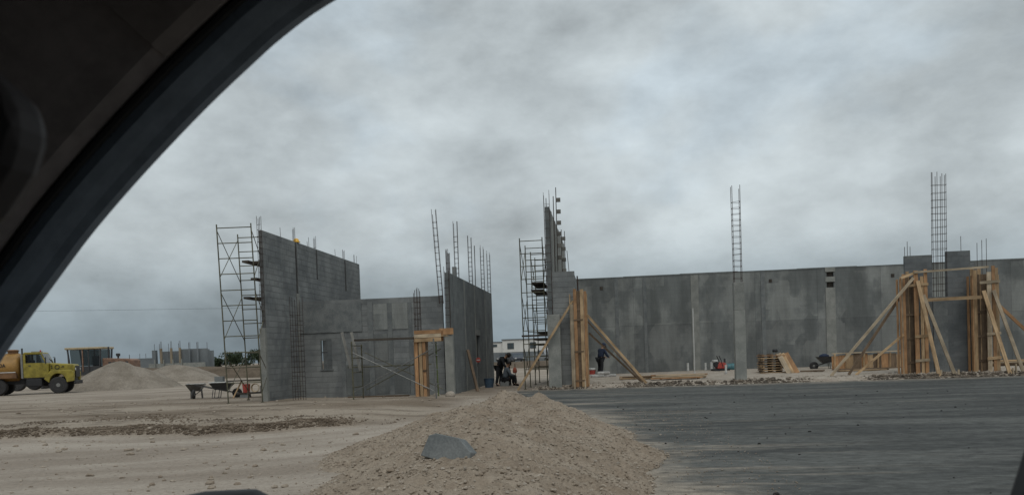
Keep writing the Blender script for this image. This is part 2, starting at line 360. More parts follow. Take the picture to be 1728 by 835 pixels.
def fbm(x, y, s, o=4, seed=0):
    return noise.fractal(Vector((x*s+seed, y*s-seed*.7, seed*1.3)), 1.0, 2.0, o)

# ------------------------------------------------------------------ terrain
def asphalt_left(y):
    return -.75-.07*y+.25*noise.noise(Vector((y*.6, 3.3, 0)))+(.0 if y < 26 else -(y-26)*.12)
EDGE_Y = 30.35
def road_far(x):
    return EDGE_Y+.14*noise.noise(Vector((x*.8, 8.1, 0)))+.10*noise.noise(Vector((x*2.7, 1.1, 0)))
def lip_y(x):
    return 15.2+.04*(x+8)+.5*noise.noise(Vector((x*.25, 0, 4)))+.16*noise.noise(Vector((x*1.3, 0, 9)))+max(0, (x+8)*.45)
def ground_z(x, y):
    z = 0.0
    rough = 1-sstep(60, 140, abs(y))
    z += rough*(.045*fbm(x, y, .16, 4, 2)+.018*fbm(x, y, 1.1, 3, 5))
    if x < 0 and y > 2:                                      # scarp of graded soil across the left foreground, ruts beyond and before it
        c = lip_y(x); k = sstep(-4.4, -6.2, x)
        z += k*(.13*sstep(c-.16, c+.14, y)*(1-sstep(22, 34, y))+.05*math.exp(-((y-c-.3)/.4)**2)*(1+noise.noise(Vector((x*1.4, y, 2)))))
        for ry, a in ((17.6, .05), (19.4, .06), (21.7, .05)):
            z += k*a*math.exp(-((y-ry-.4*noise.noise(Vector((x*.2, ry, 0))))/.28)**2)*(.5+noise.noise(Vector((x*.5, ry, 7))))
        if y < 20: z += .035*noise.noise(Vector((math.hypot(x+13, y-27)*1.6, 5, 0)))*(1-sstep(c-1, c, y))*sstep(-1, -3, x)
    right = sstep(-3.2, -2.2, x)
    pad = sstep(EDGE_Y-.05, EDGE_Y+.75, y)*.12+sstep(EDGE_Y+.75, 40, y)*.07
    z += right*pad*(1-sstep(60, 90, y))
    if y < EDGE_Y+.35 and x > asphalt_left(y)-.15:             # bed under the asphalt
        z = min(z, 0)*.2 - .035*sstep(-.15, .35, x-asphalt_left(y))*sstep(EDGE_Y+.35, EDGE_Y-.35, y)
    return z
def axis_lines(lo, hi, parts):
    out = []
    for a, b, s in parts:
        n = max(1, round((b-a)/s)); out += [a+(b-a)*i/n for i in range(n)]
    out.append(parts[-1][1]); return out
XS = axis_lines(0, 0, [(-2500, -300, 220), (-300, -60, 12), (-60, -22, 1.2), (-22, -4, .22), (-4, 4, .3), (4, 24, .4), (24, 60, 2.5), (60, 300, 15), (300, 2500, 220)])
YS = axis_lines(0, 0, [(-400, -20, 60), (-20, 4, 2), (4, 24, .12), (24, 34, .25), (34, 60, .8), (60, 180, 6), (180, 600, 50), (600, 3000, 400)])
g = MB(); nx = len(XS)
for y in YS:
    for x in XS: g.v.append((x, y, ground_z(x, y)))
for j in range(len(YS)-1):
    for i in range(nx-1): g.f.append((j*nx+i, j*nx+i+1, (j+1)*nx+i+1, (j+1)*nx+i))
go = tag(g.build('ground', 'dirt', smooth=True, fix=False), kind='structure')
ca = go.data.attributes.new('brown_soil', 'FLOAT', 'POINT')
for i, (x, y, z) in enumerate(g.v):
    c = lip_y(max(-30, min(x, 0))); f = sstep(c-.25, c+.05, y)*sstep(-3.2, -5.4, x+1.2*noise.noise(Vector((x*.5, y*.5, 1))))
    ca.data[i].value = f*(1-.55*sstep(24, 40, y))+.25*(1-f)*(.5+.5*noise.noise(Vector((x*.3, y*.3, 6)))) if y < 60 else .5
# asphalt sheet with a torn left edge and ragged far edge
g = MB(); ny = 150; nxx = 90
for j in range(ny+1):
    y = -8+(EDGE_Y+8)*j/ny
    for i in range(nxx+1):
        u = i/nxx; xl = asphalt_left(max(y, 0)); x = xl+(46-xl)*u**1.6
        yy = y if j < ny else road_far(x)
        g.v.append((x, yy, .004+.006*fbm(x, yy, .5, 3, 9)*(0 if i == 0 or j == ny else 1)))
for j in range(ny):
    for i in range(nxx): g.f.append((j*(nxx+1)+i, j*(nxx+1)+i+1, (j+1)*(nxx+1)+i+1, (j+1)*(nxx+1)+i))
tag(g.build('asphalt_road', 'asphalt', smooth=True, fix=False), kind='structure')
# pale caliche pad on the building side of the road
g = MB(); pxs = axis_lines(0, 0, [(-3.4, 4, .22), (4, 26, .3)]); pys = axis_lines(0, 0, [(30.45, 33, .12), (33, 46, .5)])
for y in pys:
    for x in pxs:
        t = sstep(-3.4, -2.4, x)*sstep(30.45, 30.75, y); g.v.append((x, y+.10*noise.noise(Vector((x*1.3, 2, 5)))*(1-sstep(31, 32, y)), ground_z(x, y)+(-.03+.045*t)+.025*fbm(x, y, 1.6, 3, 3)*t))
for j in range(len(pys)-1):
    for i in range(len(pxs)-1): g.f.append((j*len(pxs)+i, j*len(pxs)+i+1, (j+1)*len(pxs)+i+1, (j+1)*len(pxs)+i))
tag(g.build('gravel_pad', 'pale_gravel', smooth=True, fix=False), kind='structure')
def pad_z(x, y): return ground_z(x, y)+.012

# ---- the dirt pile in the foreground
def mound(x, y, cx, cy, rx, ry, h, p=1.25):
    d = math.hypot((x-cx)/rx, (y-cy)/ry)
    return h*max(0, 1-d**p)
def pile_z(x, y):
    hs = [mound(x, y, -1.35, 8.6, 1.85, 2.9, .74, 1.1), mound(x, y, -1.75, 10.9, 1.75, 2.4, .72, 1.1), mound(x, y, -2.2, 13.0, 1.75, 2.5, .62, 1.1),
          mound(x, y, -1.93, 15.1, 1.35, 1.7, .74, .95), mound(x, y, -1.33, 15.9, 1.2, 1.6, .60, .95), mound(x, y, -1.0, 13.2, 1.5, 2.2, .50, 1.1), mound(x, y, -.7, 10.6, 1.5, 2.2, .46, 1.1),
          mound(x, y, -2.6, 16.8, 1.6, 2.2, .40, 1.1), mound(x, y, -2.75, 11.5, 1.45, 2.6, .32, 1.2), mound(x, y, -1.2, 6.4, 1.9, 2.6, .5, 1.2)]
    top = sum(h**4 for h in hs)**.25*.97      # smooth union
    a = min(1, top/.12)
    return top+a*(.060*fbm(x, y, 1.5, 4, 1)+.045*fbm(x, y, 5, 3, 2)+.034*abs(fbm(x, y, 11, 3, 3)))-.03*(1-a)
pile = thing('dirt_pile', 'long heap of tan crumbly dirt in the foreground at the edge of the asphalt', 'dirt pile', (-1.6, 10.5, 0))
g = MB(); st = .034; ix = int(7.4/st); iy = int(16/st)
for j in range(iy+1):
    for i in range(ix+1):
        x = -5.4+i*st; y = 3.6+j*st; g.v.append((x, y, pile_z(x, y)))
for j in range(iy):
    for i in range(ix):
        q = (j*(ix+1)+i, j*(ix+1)+i+1, (j+1)*(ix+1)+i+1, (j+1)*(ix+1)+i)
        if max(g.v[k][2] for k in q) > -.025: g.f.append(q)
g.build('heap', 'pile_soil', pile, smooth=True, fix=False)
rng = random.Random(3); g = MB(); g2 = MB(); n = 0
while n < 30000:
    x = rng.uniform(-5.0, 1.9); y = rng.uniform(4.5, 18.5); z = pile_z(x, y)
    if z < -.02 and rng.random() > .16: continue
    if z < -.02 and x < -3.4 and rng.random() > .3: continue
    n += 1; r = min(.036 if rng.random() < .04 else .019, .0050*rng.paretovariate(1.7))*(.55 if z < -.02 else 1); zz = max(z, .01)
    (g if rng.random() < .9 else g2).rock((x, y, zz+r*.25), r, rng)
tag(g.build('loose_clods', 'clod', pile, fix=False), 'loose crumbs and clods lying on the heap', kind='stuff')
tag(g2.build('pale_stones', 'pale_gravel', pile, fix=False), 'pale pebbles lying on the heap', kind='stuff')

# ---- crumbs on the ground, dark debris along the far road edge
g = MB(); rng = random.Random(5)
for _ in range(4200):
    y = 5+30*rng.random()**1.3; x = rng.uniform(-6-.75*y, -3.0); r = min(.06, .007*rng.paretovariate(1.8)); g.rock((x, y, ground_z(x, y)+r*.2), r, rng, .6)
tag(g.build('ground_crumbs', 'clod', fix=False), 'small stones scattered over the dirt ground on the left', 'stones', kind='stuff')
g = MB(); rng = random.Random(6)
for _ in range(13000):
    x = rng.uniform(-17, -4.6); k = rng.random(); c = lip_y(x)+.02
    if k > .80: c = 17.6+(3.4*noise.noise(Vector((x*.3, 9, 0))))
    if noise.noise(Vector((x*.7, c*.3, 3))) < rng.uniform(-.6, .2): continue
    y = c+(abs(rng.gauss(0, .26))-.1 if k < .80 else rng.gauss(0, .5)); r = min(.034, .008*rng.paretovariate(2.0))
    g.rock((x, y, ground_z(x, y)+r*.25), r, rng, .7)
tag(g.build('rut_clods', 'wet_clod', fix=False), 'broken soil clods along the rut in the left foreground', 'clods', kind='stuff')
g = MB(); rng = random.Random(8); n = 0
while n < 5000:
    x = rng.uniform(-2.6, 22); 
    if noise.noise(Vector((x*.35, 4.4, 0))) < rng.uniform(-.5, .45): continue
    n += 1; y = EDGE_Y+.28+rng.gauss(0, .17); r = min(.075, .014*rng.paretovariate(1.7)); g.rock((x, y, pad_z(x, y)+r*.3), r, rng, .8)
tag(g.build('edge_rubble', 'dark_clod', fix=False), 'dark broken clods heaped along the far edge of the asphalt', 'rubble', kind='stuff')
g = MB(); rng = random.Random(9)
for _ in range(2600):
    x = rng.uniform(-2.8, 22); y = EDGE_Y-.15+abs(rng.gauss(0, 1.0)); r = min(.06, .010*rng.paretovariate(1.7)); g.rock((x, y, pad_z(x, y)+r*.25), r, rng, .7)
tag(g.build('pad_stones', 'pale_gravel', fix=False), 'pale stones strewn over the gravel pad beside the road', 'stones', kind='stuff')
g = MB(); rng = random.Random(10)
for _ in range(600):
    x = rng.uniform(0, 16); y = rng.uniform(6.5, 24); r = min(.026, .004*rng.paretovariate(1.5)); g.rock((x, y, .006+r*.2), r, rng, .6)
tag(g.build('road_crumbs', 'tar', fix=False), 'dark crumbs lying on the asphalt', 'crumbs', kind='stuff')

# ---- the broken block on the pile, stones by the column
bt = thing('concrete_block', 'grey broken concrete block half buried on the near slope of the dirt pile', 'block', (-1.50, 7.45, .475))
bm_ = MB().prism([(-.245, -.06), (.255, -.10), (.25, .055), (.10, .165), (-.13, .172), (-.20, .14)], -.10, .10, 'y').build('block_body', 'damp_concrete', bt, bevel=.008, world=False)
bt.rotation_euler = (R(-12), R(9), R(-14))
for i, (x, y, r, lab) in enumerate(((-5.72, 26.7, .19, 'rounded pale boulder left of its neighbour at the foot of the corner column'), (-5.22, 26.5, .24, 'larger pale boulder right of its neighbour at the foot of the corner column'))):
    rr = MB().rock((x, y, r*.4), r, random.Random(40+i), .75).build('boulder', 'pale_gravel', None, smooth=False)
    s_ = rr.modifiers.new('subd', 'SUBSURF'); s_.levels = 1; s_.render_levels = 2; tag(rr, lab, 'boulder', 'boulders by the corner column')

# ------------------------------------------------------------------ far and middle-distance earthworks
def heap(name, label, cx, cy, rx, ry, h, mat, seed, p=1.2, stp=.35):
    g = MB(); nx_ = int(2*rx*1.1/stp); ny_ = int(2*ry*1.1/stp)
    for j in range(ny_+1):
        for i in range(nx_+1):
            x = cx-rx*1.1+i*stp; y = cy-ry*1.1+j*stp; d = math.hypot((x-cx)/rx, (y-cy)/ry)
            z = h*max(0, 1-d**p); a = min(1, z/.25); g.v.append((x, y, z+a*(.16*fbm(x, y, .45, 4, seed)+.07*fbm(x, y, 1.9, 3, seed))-.12*(1-a)))
    for j in range(ny_):
        for i in range(nx_): g.f.append((j*(nx_+1)+i, j*(nx_+1)+i+1, (j+1)*(nx_+1)+i+1, (j+1)*(nx_+1)+i))
    return tag(g.build(name, mat, smooth=True, fix=False), label, 'gravel pile' if 'gravel' in name else 'earth pile')
heap('gravel_pile', 'broad grey gravel heap just in front of the yellow truck', -32.6, 50.9, 4.1, 3.2, 1.75, 'grey_gravel', 11, 1.3)
heap('gravel_pile', 'lower brownish gravel heap behind the first one, below the far unfinished building', -38.4, 68.5, 4.4, 3, 1.6, 'grey_gravel', 12, 1.4)
heap('earth_mound', 'small sandy mound in front of the parked cars seen through the gap', -8.6, 92, 2.2, 2, .55, 'pile_soil', 14, 1.2)
g = MB(); n = 150
for i in range(n+1):
    x = -110+118*i/n; hh = 1.15+.35*sstep(-36, -60, x)+.16*fbm(x, 0, .2, 3, 6); yb = 77+.12*(x+40)
    if x > -12: hh *= .55
    for dy, k in ((-3.2, -.06), (-2.0, .45), (-1.2, .82), (-.3, 1.0), (1.5, .98), (4.5, -.06)):
        g.v.append((x, yb+dy+.25*noise.noise(Vector((x*.5, dy, 1))), hh*k+(.07*fbm(x, dy, 1.1, 3, 4) if k > 0 else 0)))
for i in range(n):
    for j in range(5): g.f.append((i*6+j, (i+1)*6+j, (i+1)*6+j+1, i*6+j+1))
tag(g.build('earth_berm', 'brown_earth', smooth=True, fix=False), 'long low bank of brown earth across the left middle distance', 'earth bank', kind='structure')

# ------------------------------------------------------------------ block walls
CAMV = EYE
BLK = {}
def blk_mesh(l, t_, h_, axis, bmat='block'):
    key = (round(l, 2), round(t_, 3), round(h_, 2), axis, bmat)
    if key not in BLK:
        mb = MB()
        if axis == 'x': mb.box(0, l, 0, t_, 0, h_)
        else: mb.box(0, t_, 0, l, 0, h_)
        me = mb.mesh('block'); me.materials.append(MATS[bmat]); BLK[key] = me
    return BLK[key]
def block_wall(parent, name, axis, u0, u1, p0, p1, z0, z1, openings=(), limit=300, seed=1, core='mortar', joint=.016, rec=.005, vj=.005, bmat='block'):
    """axis 'x': the wall runs along x from u0 to u1 and is p0..p1 thick in y.  openings (ua, ub, za, zb)."""
    rng = random.Random(seed)
    cuts = sorted({u0, u1, *[o[0] for o in openings], *[o[1] for o in openings]}); mb = MB()
    for a, b in zip(cuts, cuts[1:]):
        ops = sorted([(o[2], o[3]) for o in openings if o[0] <= a+1e-6 and o[1] >= b-1e-6]); z = z0
        for za, zb in ops+[(z1, z1)]:
            if za-z > .01:
                if axis == 'x': mb.box(a+(rec if a == u0 else 0), b-(rec if b == u1 else 0), p0+rec, p1-rec, z, za-(rec if za == z1 else 0))
                else: mb.box(p0+rec, p1-rec, a+(rec if a == u0 else 0), b-(rec if b == u1 else 0), z, za-(rec if za == z1 else 0))
            z = max(z, zb)
    wall = mb.build(name, core, parent)
    blocks = []; nrow = int(round((z1-z0)/.2))
    for r in range(nrow):
        za = z0+r*.2; zb = za+.2; spans = [(u0, u1)]
        for o in openings:
            if o[2] < zb-.03 and o[3] > za+.03:
                ns = []
                for a, b in spans:
                    if o[1] <= a or o[0] >= b: ns.append((a, b)); continue
                    if o[0]-a > .05: ns.append((a, o[0]))
                    if b-o[1] > .05: ns.append((o[1], b))
                spans = ns
        for a, b in spans:
            u = a-(.2 if r % 2 else 0)-((a-u0) % .4)
            while u < b-.04:
                s_, e = max(u, a), min(u+.4, b)
                if e-s_ > .06: blocks.append((s_+vj/2, e-vj/2, za+joint/2))
                u += .4
    pm = (p0+p1)/2
    def dist(q):
        c = ((q[0]+q[1])/2, pm, q[2]) if axis == 'x' else (pm, (q[0]+q[1])/2, q[2]); return (Vector(c)-CAMV).length
    blocks.sort(key=dist); rest = MB()
    for i, (a, b, z) in enumerate(blocks):
        d = rng.uniform(-.0025, .0025); l = b-a; hh = .2-joint
        if i < limit:
            me = blk_mesh(l, p1-p0, hh, axis, bmat)
            inst(me, 'block', wall, (a, p0+d, z) if axis == 'x' else (p0+d, a, z))
        else:
            if axis == 'x': rest.box(a, b, p0+d, p1+d, z, z+hh)
            else: rest.box(p0+d, p1+d, a, b, z, z+hh)
    if rest.v: tag(rest.build('block_courses', 'block', wall, fix=False), kind='stuff')
    return wall

def cage(parent, name, base, top, wx, wy, bars=4, tie=.2, r=.008, lean=(0, 0), tie_from=None, tie_to=None, mat='rebar', extra=0):
    """Rebar cage: upright bars with square ties. One part, its ties a sub-part."""
    bx_, by_, z0 = base; h = top-z0; mb = MB(); tb = MB()
    cs = [(-1, -1), (1, -1), (1, 1), (-1, 1)] if bars == 4 else [(-1, -1), (1, -1)]
    if extra: cs += [(-1+2*(i+1)/(extra+1), s_) for i in range(extra) for s_ in (-1, 1)]
    rg = random.Random(int(abs(bx_*100+by_*10)))
    def at(c, z):
        k = (z-z0)/h; return (bx_+c[0]*wx/2+lean[0]*k, by_+c[1]*wy/2+lean[1]*k, z)
    for c in cs:
        t = top+rg.uniform(-.12, .1); mb.tube(at(c, z0), at((c[0]+rg.uniform(-.1, .1), c[1]), t), r, 5)
    z = (tie_from if tie_from is not None else z0)+.05
    while z < (tie_to or top-.25):
        q = [at(c, z+rg.uniform(-.02, .02)) for c in ((-1.05, -1.05), (1.05, -1.05), (1.05, 1.05), (-1.05, 1.05))]
        for a, b in zip(q, q[1:]+q[:1]): tb.tube(a, b, r*.75, 4)
        z += tie*rg.uniform(.9, 1.1)
    o = mb.build(name, mat, parent); 
    if tb.v: tag(tb.build('ties', mat, o), kind='stuff')
    return o

# ---- left building
lb = thing('block_building', 'roofless grey block building under construction on the left, tall side wall and lower front', 'building', (-8.4, 28.6, 0))
A0, A1 = -11.36, -11.21
slots = [(28.50, 28.68, 3.9, 5.8), (30.66, 30.80, 4.6, 5.8), (34.15, 34.32, 4.4, 5.8)]
side_window = (30.50, 31.42, 1.0, 2.3)
wa = block_wall(lb, 'side_wall', 'y', 25.70, 36.3, A0, A1, 0, 5.8, slots+[side_window], 300, 2)
wa['label'] = 'tall side wall of grey blocks on the left of the building'
for a, b, z0_, z1_ in slots:
    MB().box(A0+.012, A0+.04, a-.02, b+.02, z0_-.02, z1_-.05).build('slot_back', 'damp_concrete', wa)
    cage(wa, 'rebar_cage', (A0+.09, (a+b)/2, z0_), 6.25, .06, .08, 4, .25, .007, tie_to=5.9)
MB().box(A0-.01, A1+.016, 28.46, 28.72, 0, 3.9).build('cast_column', 'cast_concrete', wa)
MB().box(A0-.02, A1+.02, 25.52, 25.696, 0, 2.55).build('cast_column', 'cast_concrete', wa, bevel=.01)
cage(wa, 'rebar_cage', (-11.285, 25.62, 2.5), 6.25, .10, .11, 4, .2, .008)
rg = random.Random(4)
for y in (27.4, 30.0, 33.2, 35.7, 36.1): 
    b = MB()
    for k in range(rg.choice((1, 2, 3))): b.tube((A0+.075, y+.13*k, 5.7), (A0+.075+rg.uniform(-.03, .03), y+.13*k, 6.0+rg.uniform(0, .2)), .008, 5)
    b.build('rebar', 'rebar', wa)
ww = block_wall(lb, 'front_wall', 'x', -11.205, -5.80, 28.60, 28.75, 0, 3.5, [(-10.42, -10.0, 1.08, 2.14)], 300, 3, joint=.014, rec=.005)
ww['label'] = 'lower front wall with a narrow window opening'
MB().box(-11.20, -8.82, 28.565, 28.598, 2.42, 3.48).build('ring_beam', 'damp_concrete', ww)
for x0_, x1_, zt in ((-9.64, -9.49, 2.415), (-8.60, -8.40, 3.48), (-7.86, -7.68, 3.4), (-7.08, -6.95, 3.4)):
    MB().box(x0_, x1_, 28.575, 28.598, 0, zt).build('cast_column', 'damp_concrete', ww)
for x0_, x1_, z0_, z1_ in ((-8.38, -7.88, 1.30, 2.3), (-9.47, -8.62, 0.1, 1.2), (-8.38, -7.10, .12, 1.22), (-8.36, -7.1, 2.45, 3.4)):
    MB().box(x0_, x1_, 28.584, 28.5985, z0_, z1_).build('plaster_patch', 'plaster', ww)
MB().box(-10.42, -10.2, 28.66, 28.69, 1.68, 1.72).build('window_bar', 'steel_dark', ww)
MB().box(-10.46, -9.96, 28.57, 28.63, 1.03, 1.078).build('window_sill', 'damp_concrete', ww)
# right side wall
C0, C1 = -5.65, -5.50
mb = MB()
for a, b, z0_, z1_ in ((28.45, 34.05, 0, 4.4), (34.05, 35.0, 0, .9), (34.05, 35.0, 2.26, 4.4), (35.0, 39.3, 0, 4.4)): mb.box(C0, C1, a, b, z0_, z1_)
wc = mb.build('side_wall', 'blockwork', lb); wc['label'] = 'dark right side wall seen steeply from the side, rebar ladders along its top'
for y, wd in ((29.05, .12), (31.44, .14), (33.95, .14), (36.9, .14)):
    MB().box(C1-.01, C1+.012, y, y+wd, 0, 4.39).build('cast_column', 'cast_concrete' if y > 30 else 'damp_concrete', wc)
MB().box(C1-.01, C1+.02, 33.9, 35.2, 2.262, 2.5).build('lintel', 'cast_concrete', wc)
MB().box(C0+.02, C0+.05, 34.06, 34.99, .9, 2.26).build('opening_shade', 'old_plank', wc)  # dark sheet whose colour stands for the shade inside the opening
MB().box(-5.70, -5.40, 28.20, 28.446, 0, 2.35).build('cast_column', 'cast_concrete', wc, bevel=.012)
MB().box(-5.86, -5.36, 28.15, 28.195, 2.18, 2.40).build('form_board', 'plywood_orange', wc)
cage(wc, 'rebar_cage', (-5.56, 28.32, 2.3), 4.5, .16, .12, 4, .25, .008)
cage(wc, 'rebar_cage', (-5.80, 28.42, 3.3), 6.6, .14, .1, 4, .22, .009, lean=(-.16, 0))
for y, zt in ((30.5, 6.5), (33.7, 6.42), (37.1, 6.42), (39.15, 6.42)):
    cage(wc, 'rebar_cage', (-5.575, y, 4.3), zt, .14, .12, 4, .2, .009, tie_to=zt-.35)
cage(wc, 'rebar_cage', (-5.575, 28.75, 4.3), 5.2, .12, .12, 4, .2, .009, extra=2)
MB().tube((-5.575, 34.9, 4.35), (-5.575, 34.95, 6.2), .022, 6).build('pipe', 'galv', wc)
MB().box(-5.64, -5.5, 29.85, 30.05, 4.402, 4.75).build('loose_block', 'block', wc)
# cages standing in front of the building
t = thing('rebar_column', 'dense rusty rebar cage standing against the tall left wall', 'rebar cage', (-10.22, 25.85, 0))
cage(t, 'cage', (-10.22, 25.85, 0), 3.55, .36, .22, 4, .17, .008, extra=1, tie_to=3.0)
t = tag(MB().lathe([(.0, .13), (.05, .125), (.09, .095), (.115, .03), (.12, .0), (.15, -.005), (.15, -.02), (.11, -.02)], (-11.28, 28.83, 5.83), 14).build('hard_hat', 'yellow_plastic', smooth=True),
        'orange yellow hard hat on the top edge of the tall left wall', 'hard hat')

# ---- right building
rb = thing('block_hall', 'long grey walls of an unfinished block hall on the right', 'building', (8, 42, .18))
FZ = 5.14
mb = MB()
HX = ((11.12, 11.46, 4.72, 4.95), (11.12, 11.46, 4.18, 4.45))
for a, b, z0_, z1_ in ((-1.98, 11.12, .05, FZ), (11.12, 11.46, .05, 4.18), (11.12, 11.46, 4.45, 4.72), (11.12, 11.46, 4.95, FZ), (11.46, 27, .05, FZ)): mb.box(a, b, 42.0, 42.2, z0_, z1_)
wf = mb.build('long_wall', 'plaster', rb); wf['label'] = 'long smeared cement wall running across the right half'
MB().box(11.1, 11.5, 42.16, 42.19, 4.1, 5.0).build('hole_shade', 'old_plank', wf)  # very dark sheet, its colour standing in for shade deep in the holes
for i, (a, b) in enumerate(zip([-1.9+2.9*k for k in range(10)], [-1.9+2.9*(k+1)-.012 for k in range(10)])):
    MB().box(a, b, 41.985, 42.215, FZ+.002, FZ+.035+.035*((i*7) % 5)/5).build('coping', 'damp_concrete', wf)
for x0_, x1_, mt in ((4.42, 4.80, 'cast_concrete'), (20.6, 20.9, 'cast_concrete'), (2.0, 2.16, 'damp_concrete'), (.55, .72, 'damp_concrete'), (7.9, 8.1, 'damp_concrete'), (15.0, 15.2, 'damp_concrete'), (17.9, 18.1, 'damp_concrete')):
    MB().box(x0_, x1_, 41.975, 41.998, .1, 5.1).build('cast_column', mt, wf)
for z0_, z1_ in ((.1, 4.17), (4.46, 4.71), (4.96, 5.18)): MB().box(11.05, 11.52, 41.97, 41.998, z0_, z1_).build('cast_column', 'cast_concrete', wf)
for x in (-.2, 8.3, 14.2): MB().box(x, x+.16, 41.985, 41.999, 4.55, 4.72).build('pocket_shade', 'old_plank', wf)  # dark tiles on the wall face, painted as the shade of pockets
mb = MB().box(-2.16, -1.99, 31.0, 41.96, .05, 7.0); wd_ = mb.build('fin_wall', 'blockwork', rb); wd_['label'] = 'tall narrow wall seen nearly end-on beside the scaffold'
for k, y in enumerate((31.9, 34.3, 36.8, 39.4, 41.6)): MB().box(-2.0, -1.965, y, y+.3, .06, 6.98).build('cast_column', 'cast_concrete', wd_)
for y, y2 in ((32.25, 34.25), (34.65, 36.75), (37.15, 39.35), (39.75, 41.55)): MB().box(-1.988, -1.976, y, y2, 4.2, 6.9).build('plaster_patch', 'cast_concrete', wd_)
MB().box(-2.19, -1.70, 30.72, 30.996, .05, 2.85).build('cast_column', 'cast_concrete', wd_, bevel=.015)
for i, (y, z0_, z1_, zs) in enumerate(((34.1, 4.4, 8.35, (7.82, 7.33, 6.86, 6.4, 5.9, 5.4)), (37.6, 4.4, 7.1, (6.68, 6.2, 5.7, 5.2, 4.8)), (40.8, 4.4, 7.5, ()), (32.1, 4.4, 7.6, ()))):
    p = MB().tube((-1.90, y, z0_), (-1.88, y, z1_), .018, 6).build('form_tie_pole', 'rebar', wd_)
    for z in zs: MB().box(-1.875, -1.70, y-.06, y+.06, z-.08, z+.08).build('spacer', 'grey_board', p)
cage(wd_, 'rebar_cage', (-2.07, 30.86, 2.8), 7.5, .2, .16, 4, .3, .008)
MB().tube((-2.1, 31.1, 6.9), (-2.1, 31.1, 7.35), .014, 5).build('rebar', 'rebar', wd_)
we = block_wall(rb, 'front_wall', 'x', -1.97, -1.10, 31.02, 31.17, .1, 4.5, (), 300, 5, joint=.014, rec=.005)
MB().box(-1.25, -1.10, 31.175, 41.95, .06, 4.35).build('return_wall', 'blockwork', rb)
MB().tube((-1.3, 31.1, 4.4), (-1.36, 31.12, 5.3), .012, 5).build('rebar', 'rebar', we)

# ---- free-standing concrete column with ladder of rebar
t = thing('concrete_column', 'slim free standing concrete column with a tall rebar ladder on top', 'column', (5.05, 31.3, .1))
MB().box(4.86, 5.26, 31.10, 31.5, .05, 2.75).build('shaft', 'cast_concrete', t, bevel=.015)
MB().box(4.868, 5.252, 31.108, 31.492, 2.753, 3.80).build('upper_shaft', 'cast_concrete', t, bevel=.015)
cage(t, 'rebar_cage', (5.05, 31.3, 3.7), 7.45, .28, .26, 4, .22, .011, tie_to=7.0, lean=(.0, 0))

# ---- gate piers between the two wooden forms
gp = thing('block_pier', 'dark block piers with a tall rebar grid between them, flanked by wooden forms', 'block pier', (12.6, 32.3, .15))
block_wall(gp, 'pier_wall', 'x', 11.40, 12.38, 32.20, 32.35, .1, 4.6, (), 300, 7, joint=.011, rec=.004, bmat='dark_block')
block_wall(gp, 'pier_wall', 'x', 12.90, 13.76, 32.20, 32.35, .1, 4.7, (), 300, 8, joint=.011, rec=.004, bmat='dark_block')
MB().box(12.382, 12.898, 32.17, 32.38, .1, 3.0).build('cast_column', 'damp_concrete', gp)
cage(gp, 'rebar_grid', (12.66, 32.28, 2.9), 7.68, .48, .16, 4, .27, .010, extra=2, lean=(.06, 0))
for x, zt in ((11.42, 4.95), (11.52, 5.15), (11.62, 4.95), (13.45, 5.25), (13.95, 4.95), (14.12, 5.05), (14.28, 5.1)):
    MB().tube((x, 32.26 if x < 13.8 else 32.1, 3.6), (x+.01, 32.27 if x < 13.8 else 32.1, zt), .010, 5).build('rebar', 'rebar', gp)

# ------------------------------------------------------------------ timber forms
def board(parent, a, b, w_, h_, mat='pine', name='board', side=None):
    """one board: its own mesh, its length along local z so the grain follows it"""
    a = Vector(a); b = Vector(b); d = (b-a); l = d.length; q = d.normalized()
    up = Vector(side) if side else Vector((0, 1, 0))
    if abs(q.dot(up)) > .95: up = Vector((1, 0, 0))
    x = up.cross(q).normalized(); y = q.cross(x)
    me = MB().box(-w_/2, w_/2, -h_/2, h_/2, 0, l).mesh(name); me.materials.append(MATS[mat])
    o = bpy.data.objects.new(name, me); COL.objects.link(o); o.parent = parent
    mm = Matrix((x, y, q)).transposed().to_4x4(); mm.translation = a-(woff(parent) if parent else Vector((0, 0, 0)))
    o.matrix_local = mm
    return o
# tall form at the road edge beside the hall's corner
t = thing('column_form', 'tall narrow column form of orange boards by the hall corner, long braces on both sides', 'wooden form', (-1.0, 31.0, .1))
for x, wd, zt, mt in ((-1.235, .13, 3.2, 'pine_pale'), (-1.10, .12, 3.78, 'plywood_orange'), (-.86, .13, 3.76, 'pine'), (-.735, .10, 3.68, 'plywood_orange')):
    board(t, (x, 30.62, .06), (x+.02*(x > -1), 30.62, zt), wd, .035, mt, 'upright')
for y in (30.78, 30.92): board(t, (-1.30, y, .08), (-1.30, y, 3.6), .03, .12, 'pine', 'upright'); board(t, (-.665, y, .08), (-.66, y, 3.6), .03, .12, 'pine', 'upright')
board(t, (-.985, 30.66, .08), (-.985, 30.66, 3.7), .16, .02, 'dark_wood', 'upright')
for z in (.5, 1.1, 1.75, 2.4, 3.0): board(t, (-1.28, 30.648, z), (-.70, 30.648, z), .07, .02, 'dark_wood', 'cleat')
for z in (.3, 1.4, 2.6): board(t, (-1.18, 30.59, z), (-.82, 30.59, z+.01), .05, .012, 'dark_wood', 'cleat')
board(t, (-1.18, 30.70, 3.34), (-3.36, 30.30, .02), .085, .04, 'pine', 'brace')
board(t, (-.66, 30.72, 2.78), (1.50, 30.95, .12), .09, .04, 'pine', 'brace')
board(t, (-.62, 31.15, 2.1), (1.36, 31.2, .13), .075, .04, 'dark_wood', 'brace')
board(t, (-.66, 30.95, 2.55), (1.40, 31.1, .14), .05, .045, 'dark_wood', 'brace')
